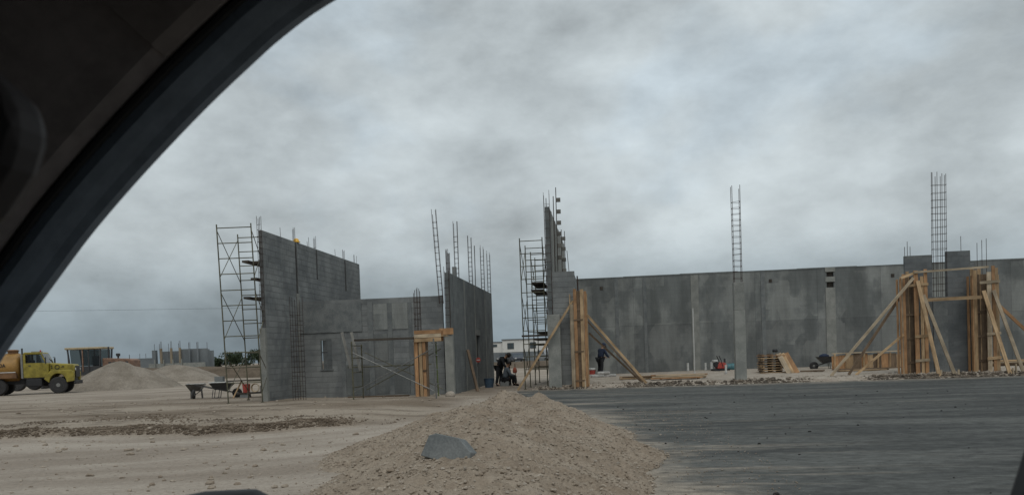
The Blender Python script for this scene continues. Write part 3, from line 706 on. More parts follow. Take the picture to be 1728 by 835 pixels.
board(t, (-1.2, 30.45, -.04), (-1.2, 30.45, .36), .05, .05, 'pine_pale', 'stake'); board(t, (-.80, 30.44, -.04), (-.80, 30.44, .30), .05, .05, 'pine_pale', 'stake')
MB().tube((-.98, 30.80, 3.6), (-.99, 30.80, 4.28), .028, 6).build('rebar', 'rebar', t)
# form posts either side of the block pier
def side_form(xa, xb, lab, seed):
    rg = random.Random(seed); xc = (xa+xb)/2
    t = thing('column_form', lab, 'wooden form', (xc, 31.8, .15)); wd = xb-xa
    xs = [xa+.05, xa+.17, xa+.31, xa+.52, xa+.70, xb-.06]
    for i, x in enumerate(xs):
        zt = 3.85+rg.uniform(-.12, .18); front = i >= 3
        board(t, (x, 31.50 if front else 31.72+.04*i, .12), (x+rg.uniform(-.02, .02), 31.50 if front else 31.72+.04*i, zt), .11 if i != 3 else .15, .04, rg.choice(('pine', 'pine', 'pine_pale', 'plywood_orange')), 'upright')
    for x in (xa+.25, xa+.45, xa+.61): board(t, (x, 31.78, .12), (x, 31.78, 3.75), .17, .02, rg.choice(('plywood_orange', 'dark_wood')), 'panel_board')
    for y in (31.62, 31.95): board(t, (xa-.01, y, .12), (xa-.01, y, 3.7), .025, .15, 'plywood_orange', 'panel_board'); board(t, (xb+.02, y, .12), (xb+.02, y, 3.7), .025, .15, 'pine', 'panel_board')
    for z in (.55, 1.45, 2.35): board(t, (xa, 31.755, z), (xb, 31.755, z+rg.uniform(-.02, .02)), .09, .02, 'dark_wood', 'waler')
    for z in (.62, 1.52, 3.42): board(t, (xa+.42 if z < 3 else xa+.2, 31.46, z), (xb+.03, 31.46, z+.03), .10, .03, rg.choice(('pine', 'pine_pale')), 'waler')
    return t
t1 = side_form(11.02, 11.92, 'left wooden form post of the block pier, three raking braces on its left', 21)
t2 = side_form(13.55, 14.42, 'right wooden form post of the block pier with two front braces', 22)
board(t1, (11.42, 31.42, 3.70), (8.36, 31.35, .16), .10, .04, 'pine_pale', 'brace')
board(t1, (11.32, 32.05, 3.3), (9.22, 32.1, .16), .10, .04, 'dark_wood', 'brace')
board(t1, (11.10, 31.64, 1.62), (9.36, 31.70, .15), .08, .04, 'pine', 'brace')
board(t1, (11.56, 31.42, 3.58), (11.98, 30.72, .04), .13, .05, 'pine', 'brace')
board(t1, (11.76, 31.44, 3.06), (12.55, 30.78, .05), .12, .05, 'pine_pale', 'brace')
board(t2, (13.86, 31.42, 3.12), (14.40, 30.74, .05), .13, .05, 'pine', 'brace')
board(t2, (14.20, 31.42, 3.12), (14.88, 30.76, .05), .12, .05, 'pine_pale', 'brace')
board(t2, (14.44, 32.1, 2.85), (16.6, 32.15, .6), .11, .05, 'plywood_orange', 'brace')
for x in (8.40, 12.0, 12.6, 14.45, 14.55): board(t1 if x < 13 else t2, (x+.05, 30.74 if x > 9 else 31.36, -.02), (x+.05, 30.74 if x > 9 else 31.36, .42 if x == 14.55 else .28), .05, .05, 'pine_pale', 'stake')
ta = tag(board(None, (11.45, 31.435, 3.90), (14.05, 31.435, 3.985), .07, .05, 'pine_pale', 'crossbeam'), 'upper pale timber nailed across both form posts of the pier', 'timber')
tb_ = tag(board(None, (11.80, 31.425, 2.86), (13.80, 31.425, 2.89), .12, .05, 'pine', 'crossbeam'), 'lower timber nailed across both form posts of the pier', 'timber')
tb2 = tag(board(None, (11.0, 31.50, 3.72), (11.6, 31.49, 3.92), .09, .04, 'pine', 'crossbeam'), 'short board on top of the left form post', 'timber')
# small form inside the left building
t = thing('column_form', 'short orange column form with a box head in front of the left building', 'wooden form', (-6.1, 26.1, 0))
for x, mt in ((-6.20, 'plywood_orange'), (-6.06, 'pine'), (-5.94, 'plywood_orange')): board(t, (x, 25.95, 0), (x, 25.95, 2.15), .10, .03, mt, 'upright')
for y in (26.05, 26.2): board(t, (-6.27, y, 0), (-6.27, y, 2.1), .03, .13, 'plywood_orange', 'panel_board'); board(t, (-5.88, y, 0), (-5.88, y, 2.1), .03, .13, 'dark_wood', 'panel_board')
board(t, (-6.07, 25.985, 0), (-6.07, 25.985, 2.1), .30, .02, 'dark_wood', 'panel_board')
for z in (.4, .95, 1.5): board(t, (-6.0, 25.925, z), (-5.86, 25.925, z), .06, .02, 'dark_wood', 'cleat')
for z, mt in ((1.96, 'pine'), (2.09, 'pine_pale'), (2.22, 'plywood_orange')): board(t, (-6.24, 25.90, z), (-5.34, 25.90, z+.01), .115, .03, mt, 'box_board')
board(t, (-6.24, 26.25, 2.08), (-5.34, 26.25, 2.09), .36, .03, 'plywood_orange', 'box_board'); board(t, (-5.33, 25.92, 2.08), (-5.33, 26.24, 2.08), .34, .03, 'pine', 'box_board', (0, 0, 1))
cage(t, 'rebar_cage', (-6.14, 26.08, 2.0), 3.62, .18, .16, 4, .2, .010, extra=1)

# ------------------------------------------------------------------ scaffolds
def scaffold(label, frames, levels, depth_braces, mat='scaffold_steel', lv=2.0, group=None, lean=0.0, first=0):
    """frames: list of ((x0,y0),(x1,y1)) ground points of the two posts of each frame"""
    ox, oy = frames[0][0]; t = thing('scaffold_tower', label, 'scaffold', (ox, oy, 0)); r = .021
    for fi, ((xa, ya), (xb, yb)) in enumerate(frames):
        za = max(0, pad_z(xa, ya)); tops = levels*lv-.12
        def pt(u, z): return (xa+(xb-xa)*u+lean*z, ya+(yb-ya)*u, z)
        for u in (0, 1): MB().tube(pt(u, za), pt(u, tops), r, 7).build('post', mat, t); 
        for u in (0, 1): MB().tube(pt(u, za), pt(u, za+.02), .06, 8).build('base_plate', mat, t)
        for k in range(levels):
            for j, zz in enumerate((.28, .78, 1.27, 1.76)):
                if (k == 0 and j == 0): continue
                MB().tube(pt(0, k*lv+zz), pt(1, k*lv+zz), r*.75, 6).build('rung', mat, t)
    for (fa, fb) in depth_braces:
        for u in (0, 1):
            (p, q) = frames[fa][u], frames[fb][u]
            for k in range(levels):
                z0_, z1_ = k*lv+.18, k*lv+1.68
                if k == 0: z0_ = .45
                for a, b in ((z0_, z1_), (z1_, z0_)):
                    MB().tube((p[0]+lean*a, p[1], a), (q[0]+lean*b, q[1], b), r*.62, 6).build('cross_brace', mat, t)
    return t
scaffold('tall leaning pipe scaffold tower at the outer left end of the tall block wall', [((-12.13, 24.65), (-11.02, 24.75)), ((-12.42, 26.75), (-11.44, 26.85))], 3, [(0, 1)], lean=-.026)
scaffold('row of pipe scaffold towers in the gap left of the tall fin wall', [((-3.16, 31.2), (-2.28, 31.2)), ((-3.16, 33.4), (-2.28, 33.4)), ((-3.14, 35.6), (-2.28, 35.6)), ((-3.14, 37.8), (-2.28, 37.8))], 3, [(0, 1), (2, 3)], lean=-.006)
def plank(a, b, wd, lab, mat='old_plank', th=.07, group=None):
    return tag(board(None, a, b, wd, th, mat, 'plank', (0, 0, 1)), lab, 'plank', group)
for z, y0, y1, x, lab in ((4.82, 25.9, 29.4, -11.95, 'top'), (4.27, 26.3, 29.4, -11.85, 'middle'), (3.60, 25.9, 29.4, -11.95, 'lowest')):
    for k in (0, 1): plank((x+.24*k, y0+.3*k, z), (x+.26*k, y1, z), .22, lab+' pair of dark scaffold planks beside the tall block wall, '+('outer plank' if k == 0 else 'inner plank'), group='planks on the left scaffold')
for i, (z, y0, y1, lab) in enumerate(((4.30, 33.2, 35.9, 'upper dark plank on the scaffold beside the fin wall'), (3.98, 33.0, 35.7, 'dark plank just below the upper one on the scaffold beside the fin wall'), (1.98, 33.2, 35.8, 'dark plank at head height on the scaffold beside the fin wall'), (2.3, 35.5, 38, 'farther dark plank on the scaffold beside the fin wall'))):
    plank((-2.72, y0, z), (-2.70, y1, z), .5, lab, group='planks on the right scaffold')
plank((-3.22, 31.16, 2.08), (-2.2, 31.16, 2.08), .24, 'short dark plank across the front frame of the scaffold beside the fin wall', group='planks on the right scaffold')
# low scaffold in front of the left building
t = thing('low_scaffold', 'low single-storey pipe scaffold in front of the left building with crossed braces', 'scaffold', (-6.8, 25.5, 0))
for (x, y, z, mt) in ((-8.08, 25.0, 1.98, 'scaffold_steel'), (-5.38, 25.02, 1.98, 'galv'), (-8.16, 26.3, 1.9, 'scaffold_steel'), (-5.60, 26.4, 1.9, 'scaffold_green')):
    MB().tube((x, y, 0), (x+(-.03 if x > -7 else 0), y, z), .024, 7).build('post', mt, t)
for x in (-8.1, -5.48):
    for z in (.5, .98, 1.45, 1.85): MB().tube((x, 25.0, z), (x-.06 if x < -7 else x-.1, 26.35, z), .017, 6).build('rung', 'galv' if x > -7 else 'scaffold_steel', t)
for y, mt in ((25.0, 'galv'), (26.35, 'scaffold_steel')):
    MB().tube((-8.06, y, 1.62), (-5.45, y, .32), .015, 6).build('cross_brace', mt, t); MB().tube((-8.06, y, .36), (-5.45, y, 1.66), .015, 6).build('cross_brace', mt, t)
MB().tube((-9.3, 28.2, 1.12), (-6.2, 28.2, 1.14), .022, 6).build('rail', 'scaffold_steel', t)
plank((-8.2, 25.75, 2.03), (-6.24, 25.80, 2.03), .26, 'dark plank lying across the low scaffold before the left building')
plank((-9.2, 27.9, .05), (-7.0, 27.95, .05), .2, 'dark plank on the ground at the foot of the left building front', 'dark_wood')
for a, b, lab in (((-8.72, 26.0, 2.32), (-8.36, 25.7, 1.10), 'left of two weathered boards slanting beside the low scaffold'), ((-8.46, 26.2, 2.32), (-8.10, 25.9, 1.02), 'right of two weathered boards slanting beside the low scaffold')):
    tag(board(None, a, b, .09, .03, 'grey_board', 'slanted_board'), lab, 'board', 'slanting boards')
plank((-5.42, 31.4, 1.62), (-4.95, 30.6, .0), .10, 'weathered board leaning against the dark right side wall', 'dark_wood')
# red round sign on a post
t = thing('round_sign', 'small red round sign with a white bar by the dark side wall', 'sign', (-5.33, 33.4, 0))
MB().tube((-5.33, 33.42, 0), (-5.33, 33.42, 1.3), .02, 6).build('post', 'galv', t)
MB().lathe([(.10, 0), (.105, .004), (.105, .012), (.10, .016)], (-5.33, 33.375, 1.20), 20, 'y').build('disc', 'red_plastic', t)
MB().box(-5.40, -5.26, 33.368, 33.374, 1.185, 1.215).build('bar', 'white_paint', t)

# ------------------------------------------------------------------ site clutter
def wheelbarrow(lab, loc, rz, tray='galv', load=None):
    t = thing('wheelbarrow', lab, 'wheelbarrow', loc, rz, 'wheelbarrows')
    g = MB(); lo = [(-.20, -.18, .36), (.28, -.18, .32), (.28, .18, .32), (-.20, .18, .36)]; hi = [(-.38, -.34, .63), (.55, -.34, .62), (.55, .34, .62), (-.38, .34, .63)]
    g.v += lo+hi+[(x*.95+.01, y*.93, z) for x, y, z in hi]+[(x*.9+.01, y*.9, z+.02) for x, y, z in lo]
    for i in range(4):
        j = (i+1) % 4; g.f += [(i, j, 4+j, 4+i), (4+i, 4+j, 8+j, 8+i), (8+i, 8+j, 12+j, 12+i)]
    g.f += [(3, 2, 1, 0), (12, 13, 14, 15)]
    g.build('tray', tray, t, world=False)
    for s in (-1, 1):
        MB().path([(.62, .06*s, .20), (.1, .2*s, .33), (-.45, .24*s, .46), (-.95, .27*s, .58)], .018, 6).build('handle', 'steel_dark', t, world=False)
        MB().path([(-.25, .2*s, .36), (-.30, .22*s, .02), (-.05, .22*s, .02), (.0, .2*s, .34)], .016, 6).build('leg', 'steel_dark', t, world=False)
    wh = MB().lathe([(.10, -.04), (.17, -.05), (.20, -.02), (.20, .02), (.17, .05), (.10, .04)], (.66, 0, .20), 18, 'y').build('wheel', 'tyre', t, smooth=True, world=False)
    MB().lathe([(.02, -.045), (.10, -.035), (.10, .035), (.02, .045)], (.66, 0, .20), 12, 'y').build('hub', 'rim', wh, world=False)
    return t
wheelbarrow('grey wheelbarrow standing nose-on at the far left of the clutter, by the scaffold', (-17.0, 31.7, 0), R(-70))
wheelbarrow('dark wheelbarrow carrying a white board and a block, beside the left scaffold', (-15.85, 31.55, 0), R(15), 'steel_dark')
wheelbarrow('dark wheelbarrow with a dark blue cloth parked against the long wall', (10.3, 38.9, .15), R(175), 'steel_dark')
tag(MB().box(-16.22, -15.50, 31.25, 31.90, .645, .675).build('white_board', 'white_paint', bevel=.006), 'white board laid across the dark wheelbarrow', 'board')
tag(MB().box(-16.05, -15.68, 31.45, 31.63, .677, .90).build('concrete_block', 'block', bevel=.006), 'loose grey block on the white board by the left scaffold', 'block')
mb = MB(); mb.lathe([(.20, 0), (.18, .1), (.08, .16), (.0, .17)], (0, 0, 0), 10, sx=1.2)
o = mb.build('blue_cloth', 'navy_cloth', smooth=True); o.location = (10.1, 38.9, .74); tag(o, 'dark blue cloth bundled on the wheelbarrow by the long wall', 'cloth')
t = thing('low_bench', 'low work bench of planks on trestle legs behind the left scaffold', 'bench', (-14.4, 31.2, 0))
for k in (0, 1): board(t, (-15.3, 31.05+.26*k, .70), (-12.9, 31.05+.26*k, .735), .24, .04, 'old_plank', 'plank', (0, 0, 1))
for x in (-14.75, -13.4):
    for s in (-1, 1): board(t, (x, 31.18, .68), (x+.32*s, 31.18+.15*s, .0), .05, .04, 'pine', 'leg')
plank((-14.7, 30.75, .20), (-12.6, 30.7, .24), .22, 'low dark plank on blocks under the bench behind the left scaffold')
for x in (-14.4, -12.9): tag(MB().box(x-.19, x+.19, 30.65, 30.83, 0, .175).build('concrete_block', 'block', bevel=.006), 'grey block under the '+('left' if x < -14 else 'right')+' end of the low plank by the bench', 'block', 'blocks under the low plank')
def bucket(name, lab, loc, r, h, mat, rim='steel_dark'):
    t = thing(name, lab, name.split('_')[-1], loc)
    MB().lathe([(r*.80, 0), (r*.86, h*.3), (r*.97, h*.96), (r*1.04, h*.965), (r*1.04, h), (r*.93, h), (r*.8, h*.25), (0, h*.25)], (0, 0, 0), 18).build('bucket_body', mat, t, smooth=False, world=False)
    MB().path([(r*1.02*math.cos(a), .01, h*.93-r*.9*math.sin(a)) for a in [math.pi*i/8 for i in range(9)]], .006, 5).build('bail', rim, t, world=False)
    return t
bucket('red_bucket', 'red bucket standing on the low plank behind the left scaffold', (-14.35, 30.74, .232), .16, .34, 'red_plastic')
t = thing('hose_coil', 'coil of pale yellow hose beside the red bucket', 'hose', (-13.98, 30.72, .235))
for k in range(3):
    MB().path([(.17*math.cos(a)*(1-.06*k), .03*k, .18+.17*math.sin(a)*(1-.06*k)) for a in [2*math.pi*i/18 for i in range(19)]], .016, 6).build('loop', 'pine_pale', t, world=False)
t = thing('tool_box', 'dark tool box with upright handles on the low plank', 'tool box', (-13.5, 30.73, .24))
MB().box(-.22, .22, -.12, .12, 0, .26).build('box_body', 'steel_dark', t, bevel=.02, world=False)
for x in (-.15, 0, .12): MB().tube((x, 0, .25), (x+.03, 0, .48), .016, 6).build('tool_handle', 'dark_wood', t, world=False)
bucket('blue_drum', 'dark blue drum at the foot of the dark side wall beside the workers', (-4.98, 33.9, 0), .22, .40, 'blue_plastic')
bucket('water_cooler', 'red and white water cooler beside the stooping worker', (-.70, 38.7, .17), .19, .34, 'red_plastic')
MB().lathe([(.205, .342), (.205, .40), (.16, .43), (0, .43)], (0, 0, 0), 18).build('lid', 'white_plastic', bpy.data.objects['water_cooler'], world=False)
MB().lathe([(.20, 0), (.20, .10), (.165, .12)], (0, 0, 0), 18).build('base_ring', 'white_plastic', bpy.data.objects['water_cooler'], world=False)
o = MB().box(-.95, -.45, 38.45, 38.95, -.02, .168).build('cooler_plinth', 'block', bevel=.01); tag(o, 'block plinth under the red water cooler', 'block')
t = thing('cement_bags', 'grey and white bags lying at the stooping worker\'s feet', 'bags', (-.15, 37.6, .17))
for i, (x, y, z, a) in enumerate(((-.25, 0, .0, 4), (.3, .05, .0, -8), (.02, .03, .13, 3))):
    b = MB().box(-.29, .29, -.19, .19, 0, .14).build('bag', 'cement_bag', t, bevel=.05, world=False); b.location = (x, y, z); b.rotation_euler = (0, 0, R(a))
# PVC stubs
for i, (x, y, h, r, lab) in enumerate(((4.12, 41.6, .42, .055, 'short white pipe stub left of the tall thin pipe'), (4.93, 41.0, .40, .05, 'thinner of the two white pipe stubs right of the tall pipe'), (5.24, 41.2, .42, .065, 'thicker of the two white pipe stubs right of the tall pipe'), (5.28, 36.6, .40, .05, 'white pipe stub just left of the concrete column'), (3.98, 37.2, 3.0, .024, 'tall thin white pipe standing before the light pilaster'))):
    t = thing('pvc_pipe', lab, 'pipe', (x, y, pad_z(x, y)), 0, 'white pipes')
    MB().lathe([(r, -.1), (r, h), (r*.8, h), (r*.8, h-.06), (0, h-.06)], (0, 0, 0), 12).build('pipe', 'white_plastic', t, world=False)
    MB().lathe([(r*1.12, .02), (r*1.18, .03), (r*1.18, .10), (r*1.12, .11)], (0, 0, 0), 12).build('collar', 'white_plastic', t, world=False)
# red plate compactor
t = thing('plate_compactor', 'small red and black engine compactor against the long wall', 'compactor', (5.6, 40.6, .18), R(10))
MB().prism([(-.35, .0), (.32, .0), (.42, .10), (.42, .13), (-.42, .13), (-.42, .06)], -.25, .25).build('base_plate', 'black_paint', t, world=False)
MB().prism([(-.22, .14), (.25, .14), (.30, .30), (.16, .44), (-.02, .46), (-.18, .38)], -.20, .20).build('engine_housing', 'red_plastic', t, bevel=.03, world=False)
MB().lathe([(.0, -.09), (.13, -.09), (.15, 0), (.13, .09), (0, .09)], (-.24, -.10, .36), 14, 'y').build('air_filter', 'black_paint', t, world=False)
MB().box(-.40, -.16, -.16, .16, .46, .58).build('fuel_tank', 'white_plastic', t, bevel=.04, world=False)
for s in (-1, 1): MB().path([(.05, .2*s, .25), (-.02, .2*s, .55), (-.12, .18*s, .78)], .02, 6).build('handle_bar', 'black_paint', t, world=False)
MB().lathe([(.05, 0), (.05, .18), (.03, .2)], (.18, -.12, .44), 10).build('muffler', 'steel_dark', t, world=False)
t = thing('teal_tank', 'teal plastic drum lying on its side behind the concrete column', 'drum', (6.35, 41.2, .36))
MB().lathe([(.15, -.5), (.19, -.48), (.19, -.15), (.2, -.13), (.2, .13), (.19, .15), (.19, .48), (.15, .5)], (0, 0, 0), 18, 'x').build('drum_body', 'teal_plastic', t, smooth=False, world=False)
# stacks of timber
def lumber(lab, x0, x1, y, z, rows, cols, seed, mats=('pine', 'plywood_orange', 'dark_wood', 'pine_pale'), rz=0.0, wd=.2, th=.045, stick=True):
    rg = random.Random(seed); t = thing('timber_stack', lab, 'timber stack', ((x0+x1)/2, y, z)); k = 0
    for r in range(rows):
        for c in range(cols):
            a = x0+rg.uniform(-.12, .12); b = x1+rg.uniform(-.2, .15); yy = y+(c-(cols-1)/2)*(wd+.02)+rg.uniform(-.02, .02); dz = (b-a)*rz
            board(t, (a, yy, z+.06+r*(th+.012)), (b, yy+rg.uniform(-.08, .08), z+.06+r*(th+.012)+dz), wd, th, rg.choice(mats), 'board', (0, 0, 1))
    for xx in (x0+.3, x1-.3): board(t, (xx, y-cols*wd/2, z+.02), (xx, y+cols*wd/2, z+.02), .07, .04, 'dark_wood', 'bearer', (0, 0, 1))
    return t
lumber('long flat stack of planks on the pad, right of the tall form', 1.9, 4.0, 33.2, .15, 3, 3, 31)
lumber('short stack of dark boards beneath the tall form\'s brace feet', .65, 2.0, 34.2, .15, 2, 3, 32, ('dark_wood', 'pine'))
lumber('boards lying on the pad just right of the board pile', 8.35, 9.3, 36.2, .16, 1, 2, 33, ('dark_wood',))
lumber('boards lying below the upright form panels', 9.7, 11.6, 35.3, .16, 1, 3, 34, ('dark_wood', 'pine'))
lumber('stack of planks at the right edge of the picture behind the right form', 15.0, 19, 35.6, .18, 4, 3, 35)
t = thing('board_pile', 'square pile of brown form panels with boards leaning on its front', 'timber stack', (7.3, 36.6, .17))
rg = random.Random(36)
for r in range(8):
    z = .2+r*.105
    for yy in (36.1, 36.5, 36.9): board(t, (6.68+rg.uniform(-.06, .1), yy, z), (7.62+rg.uniform(-.1, .15), yy, z+rg.uniform(-.01, .01)), .3, .03, rg.choice(('plywood_orange', 'dark_wood', 'pine', 'pine')), 'panel', (0, 0, 1))
    for x in (6.80, 7.18, 7.55): board(t, (x, 35.98, z+.045), (x+rg.uniform(-.02, .02), 37.0, z+.045), .07, .055, rg.choice(('pine', 'dark_wood')), 'batten', (0, 0, 1))
for x, dx, wd, mt in ((7.45, .32, .20, 'pine_pale'), (7.62, .30, .14, 'pine'), (7.74, .34, .24, 'plywood_orange')): board(t, (x, 36.05, 1.02), (x+dx, 35.5, .16), wd, .03, mt, 'leaning_board')
o = MB().lathe([(.0, .0), (.10, .0), (.12, .05), (.10, .13), (.0, .13)], (7.38, 36.4, 1.08), 12).build('black_pot', 'black_paint', smooth=True); tag(o, 'small black pot on top of the square board pile', 'pot')
t = thing('form_panels', 'row of orange form panels standing on edge with a pale rail on top', 'form panels', (11.2, 37.2, .16)); rg = random.Random(37)
x = 9.95
while x < 12.9:
    wd = rg.uniform(.22, .34); board(t, (x+wd/2, 37.1, .17), (x+wd/2, 37.12, .86+rg.uniform(-.06, .03)), wd-.015, .03, rg.choice(('plywood_orange', 'plywood_orange', 'pine', 'dark_wood')), 'panel_board'); x += wd
for x in (10.05, 10.55, 11.3, 11.9, 12.4): board(t, (x, 37.05, .16), (x+.02, 37.05, .90), .07, .05, 'pine', 'stud')
board(t, (9.95, 37.08, .92), (12.9, 37.08, .95), .10, .04, 'pine_pale', 'rail', (0, 0, 1)); board(t, (9.9, 36.9, .22), (12.9, 36.95, .22), .1, .05, 'dark_wood', 'sill_board', (0, 0, 1))

# ------------------------------------------------------------------ lettering
def lettering(parent, text, loc, size, mat, rot=(R(90), 0, 0), name='lettering', sx=1.0):
    cu = bpy.data.curves.new('tmp', 'FONT'); cu.body = text; cu.size = size; cu.extrude = .004; cu.offset = size*.018
    tmp = bpy.data.objects.new('tmp', cu); COL.objects.link(tmp)
    me = bpy.data.meshes.new_from_object(tmp.evaluated_get(bpy.context.evaluated_depsgraph_get()))
    bpy.data.objects.remove(tmp); me.name = name; me.materials.clear(); me.materials.append(MATS[mat])
    o = bpy.data.objects.new(name, me); COL.objects.link(o); o.parent = parent; o.location = loc; o.rotation_euler = rot; o.scale = (sx, 1, 1)
    return o
def wheel(parent, x, y, r, wd, name='wheel'):
    t = MB().lathe([(r*.55, -wd/2), (r*.90, -wd/2), (r*.98, -wd*.38), (r, -wd*.2), (r, wd*.2), (r*.98, wd*.38), (r*.90, wd/2), (r*.55, wd/2)], (x, y, r), 28, 'y').build(name, 'tyre', parent, smooth=False, world=False)
    MB().lathe([(r*.10, -wd*.52), (r*.22, -wd*.52), (r*.26, -wd*.36), (r*.50, -wd*.30), (r*.56, -wd*.51), (r*.58, -wd*.4), (r*.58, wd*.4), (r*.56, wd*.51), (r*.50, wd*.30), (r*.1, wd*.4)], (x, y, r), 20, 'y').build('rim', 'rim', t, world=False)
    return t

# ------------------------------------------------------------------ tanker truck (nose to +x, near side y<0)
tk = thing('tanker_truck', 'yellow water tanker truck with an orange tank driving on the left edge', 'truck', (-33.08, 45.60, 0), R(25))
S = tk
def hull(name, mat, prof, half, y2=None, **k): return MB().prism(prof, -half, half).build(name, mat, S, world=False, **k)
hull('chassis', 'black_paint', [(-7.4, .62), (.9, .62), (1.05, .70), (1.05, .92), (-7.4, .92)], .42)
hull('cab', 'truck_yellow', [(-2.32, .98), (-.62, .98), (-.62, 1.80), (-.78, 1.85), (-2.32, 1.85)], 1.02, bevel=.04)
hull('cab_roof', 'truck_yellow', [(-2.30, 2.37), (-1.04, 2.37), (-1.10, 2.47), (-1.20, 2.50), (-2.22, 2.50), (-2.30, 2.44)], 1.0, bevel=.03)
for s in (-1, 1):
    for xa, xb, wd in ((-2.24, -2.24, .15), (-.80, -1.08, .07)): MB().bar((xa, .96*s, 1.84), (xb, .95*s, 2.38), wd, .08).build('roof_pillar', 'truck_yellow', tk, world=False)
hull('seat_back', 'black_paint', [(-2.1, 1.5), (-1.98, 1.5), (-2.02, 2.05), (-2.14, 2.05)], .8)
hull('cab_back_panel', 'rim', [(-2.50, .95), (-2.34, .95), (-2.34, 2.38), (-2.50, 2.38)], .98, bevel=.03)
hull('hood', 'truck_yellow', [(-.618, 1.30), (.98, 1.22), (1.12, 1.28), (1.12, 1.62), (1.02, 1.72), (-.618, 1.84)], .80, bevel=.06)
hull('grille', 'black_paint', [(1.125, .95), (1.16, .95), (1.16, 1.62), (1.125, 1.62)], .62)
for s in (-1, 1):
    arc = [(.60*math.cos(a), .60+.60*math.sin(a)) for a in [R(175-170*i/12) for i in range(13)]]
    poly = [(-.95, .88)]+arc[:1]+[(x, z) for x, z in arc[1:]]+[(1.10, .72), (1.12, 1.26), (.85, 1.40), (-.50, 1.38), (-.80, 1.06)]
    MB().prism(poly, .78*s if s > 0 else -1.10, 1.10 if s > 0 else -.78).build('fender', 'truck_yellow', tk, bevel=.03, world=False)
    MB().box(-2.02, -1.0, 1.02*s-.012, 1.02*s+.012, 1.10, 1.86).build('door', 'truck_yellow', tk, bevel=.008, world=False)
    wv = MB().prism([(-1.98, 1.86), (-1.04, 1.86), (-1.22, 2.36), (-1.98, 2.36)], 1.018*s-.01, 1.018*s+.01).build('side_window', 'cab_glass', tk, world=False)
    MB().box(-1.38, -1.34, 1.035*s-.006, 1.035*s+.006, 1.86, 2.34).build('window_post', 'black_paint', wv, world=False)
    MB().box(-1.95, -1.80, 1.045*s-.012, 1.045*s+.012, 1.68, 1.72).build('door_handle', 'steel_dark', tk, world=False)
    MB().lathe([(.07, 0), (.09, .02), (.09, .05), (.06, .06)], (1.13, .70*s, 1.42), 14, 'x').build('headlight', 'white_plastic', tk, world=False)
    m_ = MB().path([(-.80, 1.03*s, 2.2), (-.72, 1.22*s, 2.2), (-.72, 1.22*s, 1.75)], .015, 5).build('mirror_arm', 'steel_dark', tk, world=False)
    MB().box(-.76, -.70, 1.14*s-.06, 1.14*s+.16*s, 1.80, 2.15).build('mirror', 'black_paint', m_, world=False)
    MB().box(-2.2, -1.1, .55*s, .98*s, .45, .93).build('fuel_tank', 'black_paint', tk, bevel=.06, world=False)
    wheel(tk, 0, .92*s, .50, .28)
    for x in (-4.1, -5.4): wheel(tk, x, .78*s, .50, .52)
    MB().box(-2.3, -.95, .98*s-.02, 1.0*s+.02, .955, 1.02).build('step_board', 'black_paint', tk, world=False)
MB().prism([(-.79, 1.87), (-.77, 1.87), (-1.045, 2.42), (-1.07, 2.42)], -.86, .86).build('windscreen', 'cab_glass', tk, world=False)
MB().box(1.10, 1.24, -1.05, 1.05, .52, .74).build('bumper', 'black_paint', tk, bevel=.03, world=False)
MB().box(-1.95, -1.3, -.25, .25, 2.502, 2.56).build('roof_light_bar', 'rim', tk, world=False)
MB().lathe([(.05, 0), (.06, .02), (.05, .12), (.0, .13)], (-1.25, -.5, 2.50), 10).build('beacon', 'red_plastic', tk, world=False)
MB().tube((-2.42, -.75, .9), (-2.42, -.75, 2.75), .06, 10).build('exhaust_stack', 'steel_dark', tk, world=False)
tank = MB().lathe([(.55, -7.42), (.80, -7.38), (.86, -7.25), (.86, -2.85), (.80, -2.70), (.55, -2.62)], (0, 0, 1.62), 32, 'x', 1.28, 1.0).build('tank', 'tank_orange', tk, smooth=True, world=False)
MB().box(-7.3, -2.75, -1.13, 1.13, .98, 1.32).build('tank_skirt', 'tank_rust', tk, bevel=.04, world=False)
MB().box(-7.2, -2.8, -.5, .5, .90, 1.0).build('tank_cradle', 'black_paint', tk, world=False)
MB().lathe([(.36, 2.40), (.36, 2.60), (.42, 2.61), (.42, 2.66), (.30, 2.70), (0, 2.70)], (-3.25, 0, 0), 18).build('hatch', 'tank_rust', tk, world=False)
for x in (-4.0, -5.6): MB().lathe([(.875, x-.03), (.875, x+.03)], (0, 0, 1.62), 32, 'x', 1.28, 1.0).build('tank_band', 'tank_rust', tank, world=False)
MB().box(-7.25, -2.8, -1.155, -1.135, 1.33, 1.37).build('side_rail', 'white_paint', tk, world=False)
lettering(tk, 'AGUA TRATADA', (-5.75, -1.118, 1.66), .30, 'black_paint')
lettering(tk, '2', (-.52, -.812, 1.50), .26, 'black_paint'); lettering(tk, '-05', (.18, -.812, 1.52), .18, 'black_paint')
rg_ = MB()
for i in range(20):
    a0, a1 = 2*math.pi*i/20, 2*math.pi*(i+1)/20; rg_.tube((-.08+.15*math.cos(a0), -.812, 1.585+.11*math.sin(a0)), (-.08+.15*math.cos(a1), -.812, 1.585+.11*math.sin(a1)), .022, 5)
rg_.build('round_emblem', 'black_paint', tk, world=False)

KX = .78                                            # short-nosed cab: everything but the wheels drawn in along its length
done = set()
def squeeze(o, sub=False):
    for c_ in o.children:
        if c_.name.split('.')[0] == 'wheel':
            cxx = sum(v.co.x for v in c_.data.vertices)/len(c_.data.vertices); c_.location.x += cxx*KX-cxx; continue
        if c_.name.startswith('lettering'): c_.location.x *= KX; c_.scale.x = KX
        elif c_.data not in done:
            done.add(c_.data)
            for v in c_.data.vertices: v.co.x *= KX
        squeeze(c_)
squeeze(tk)
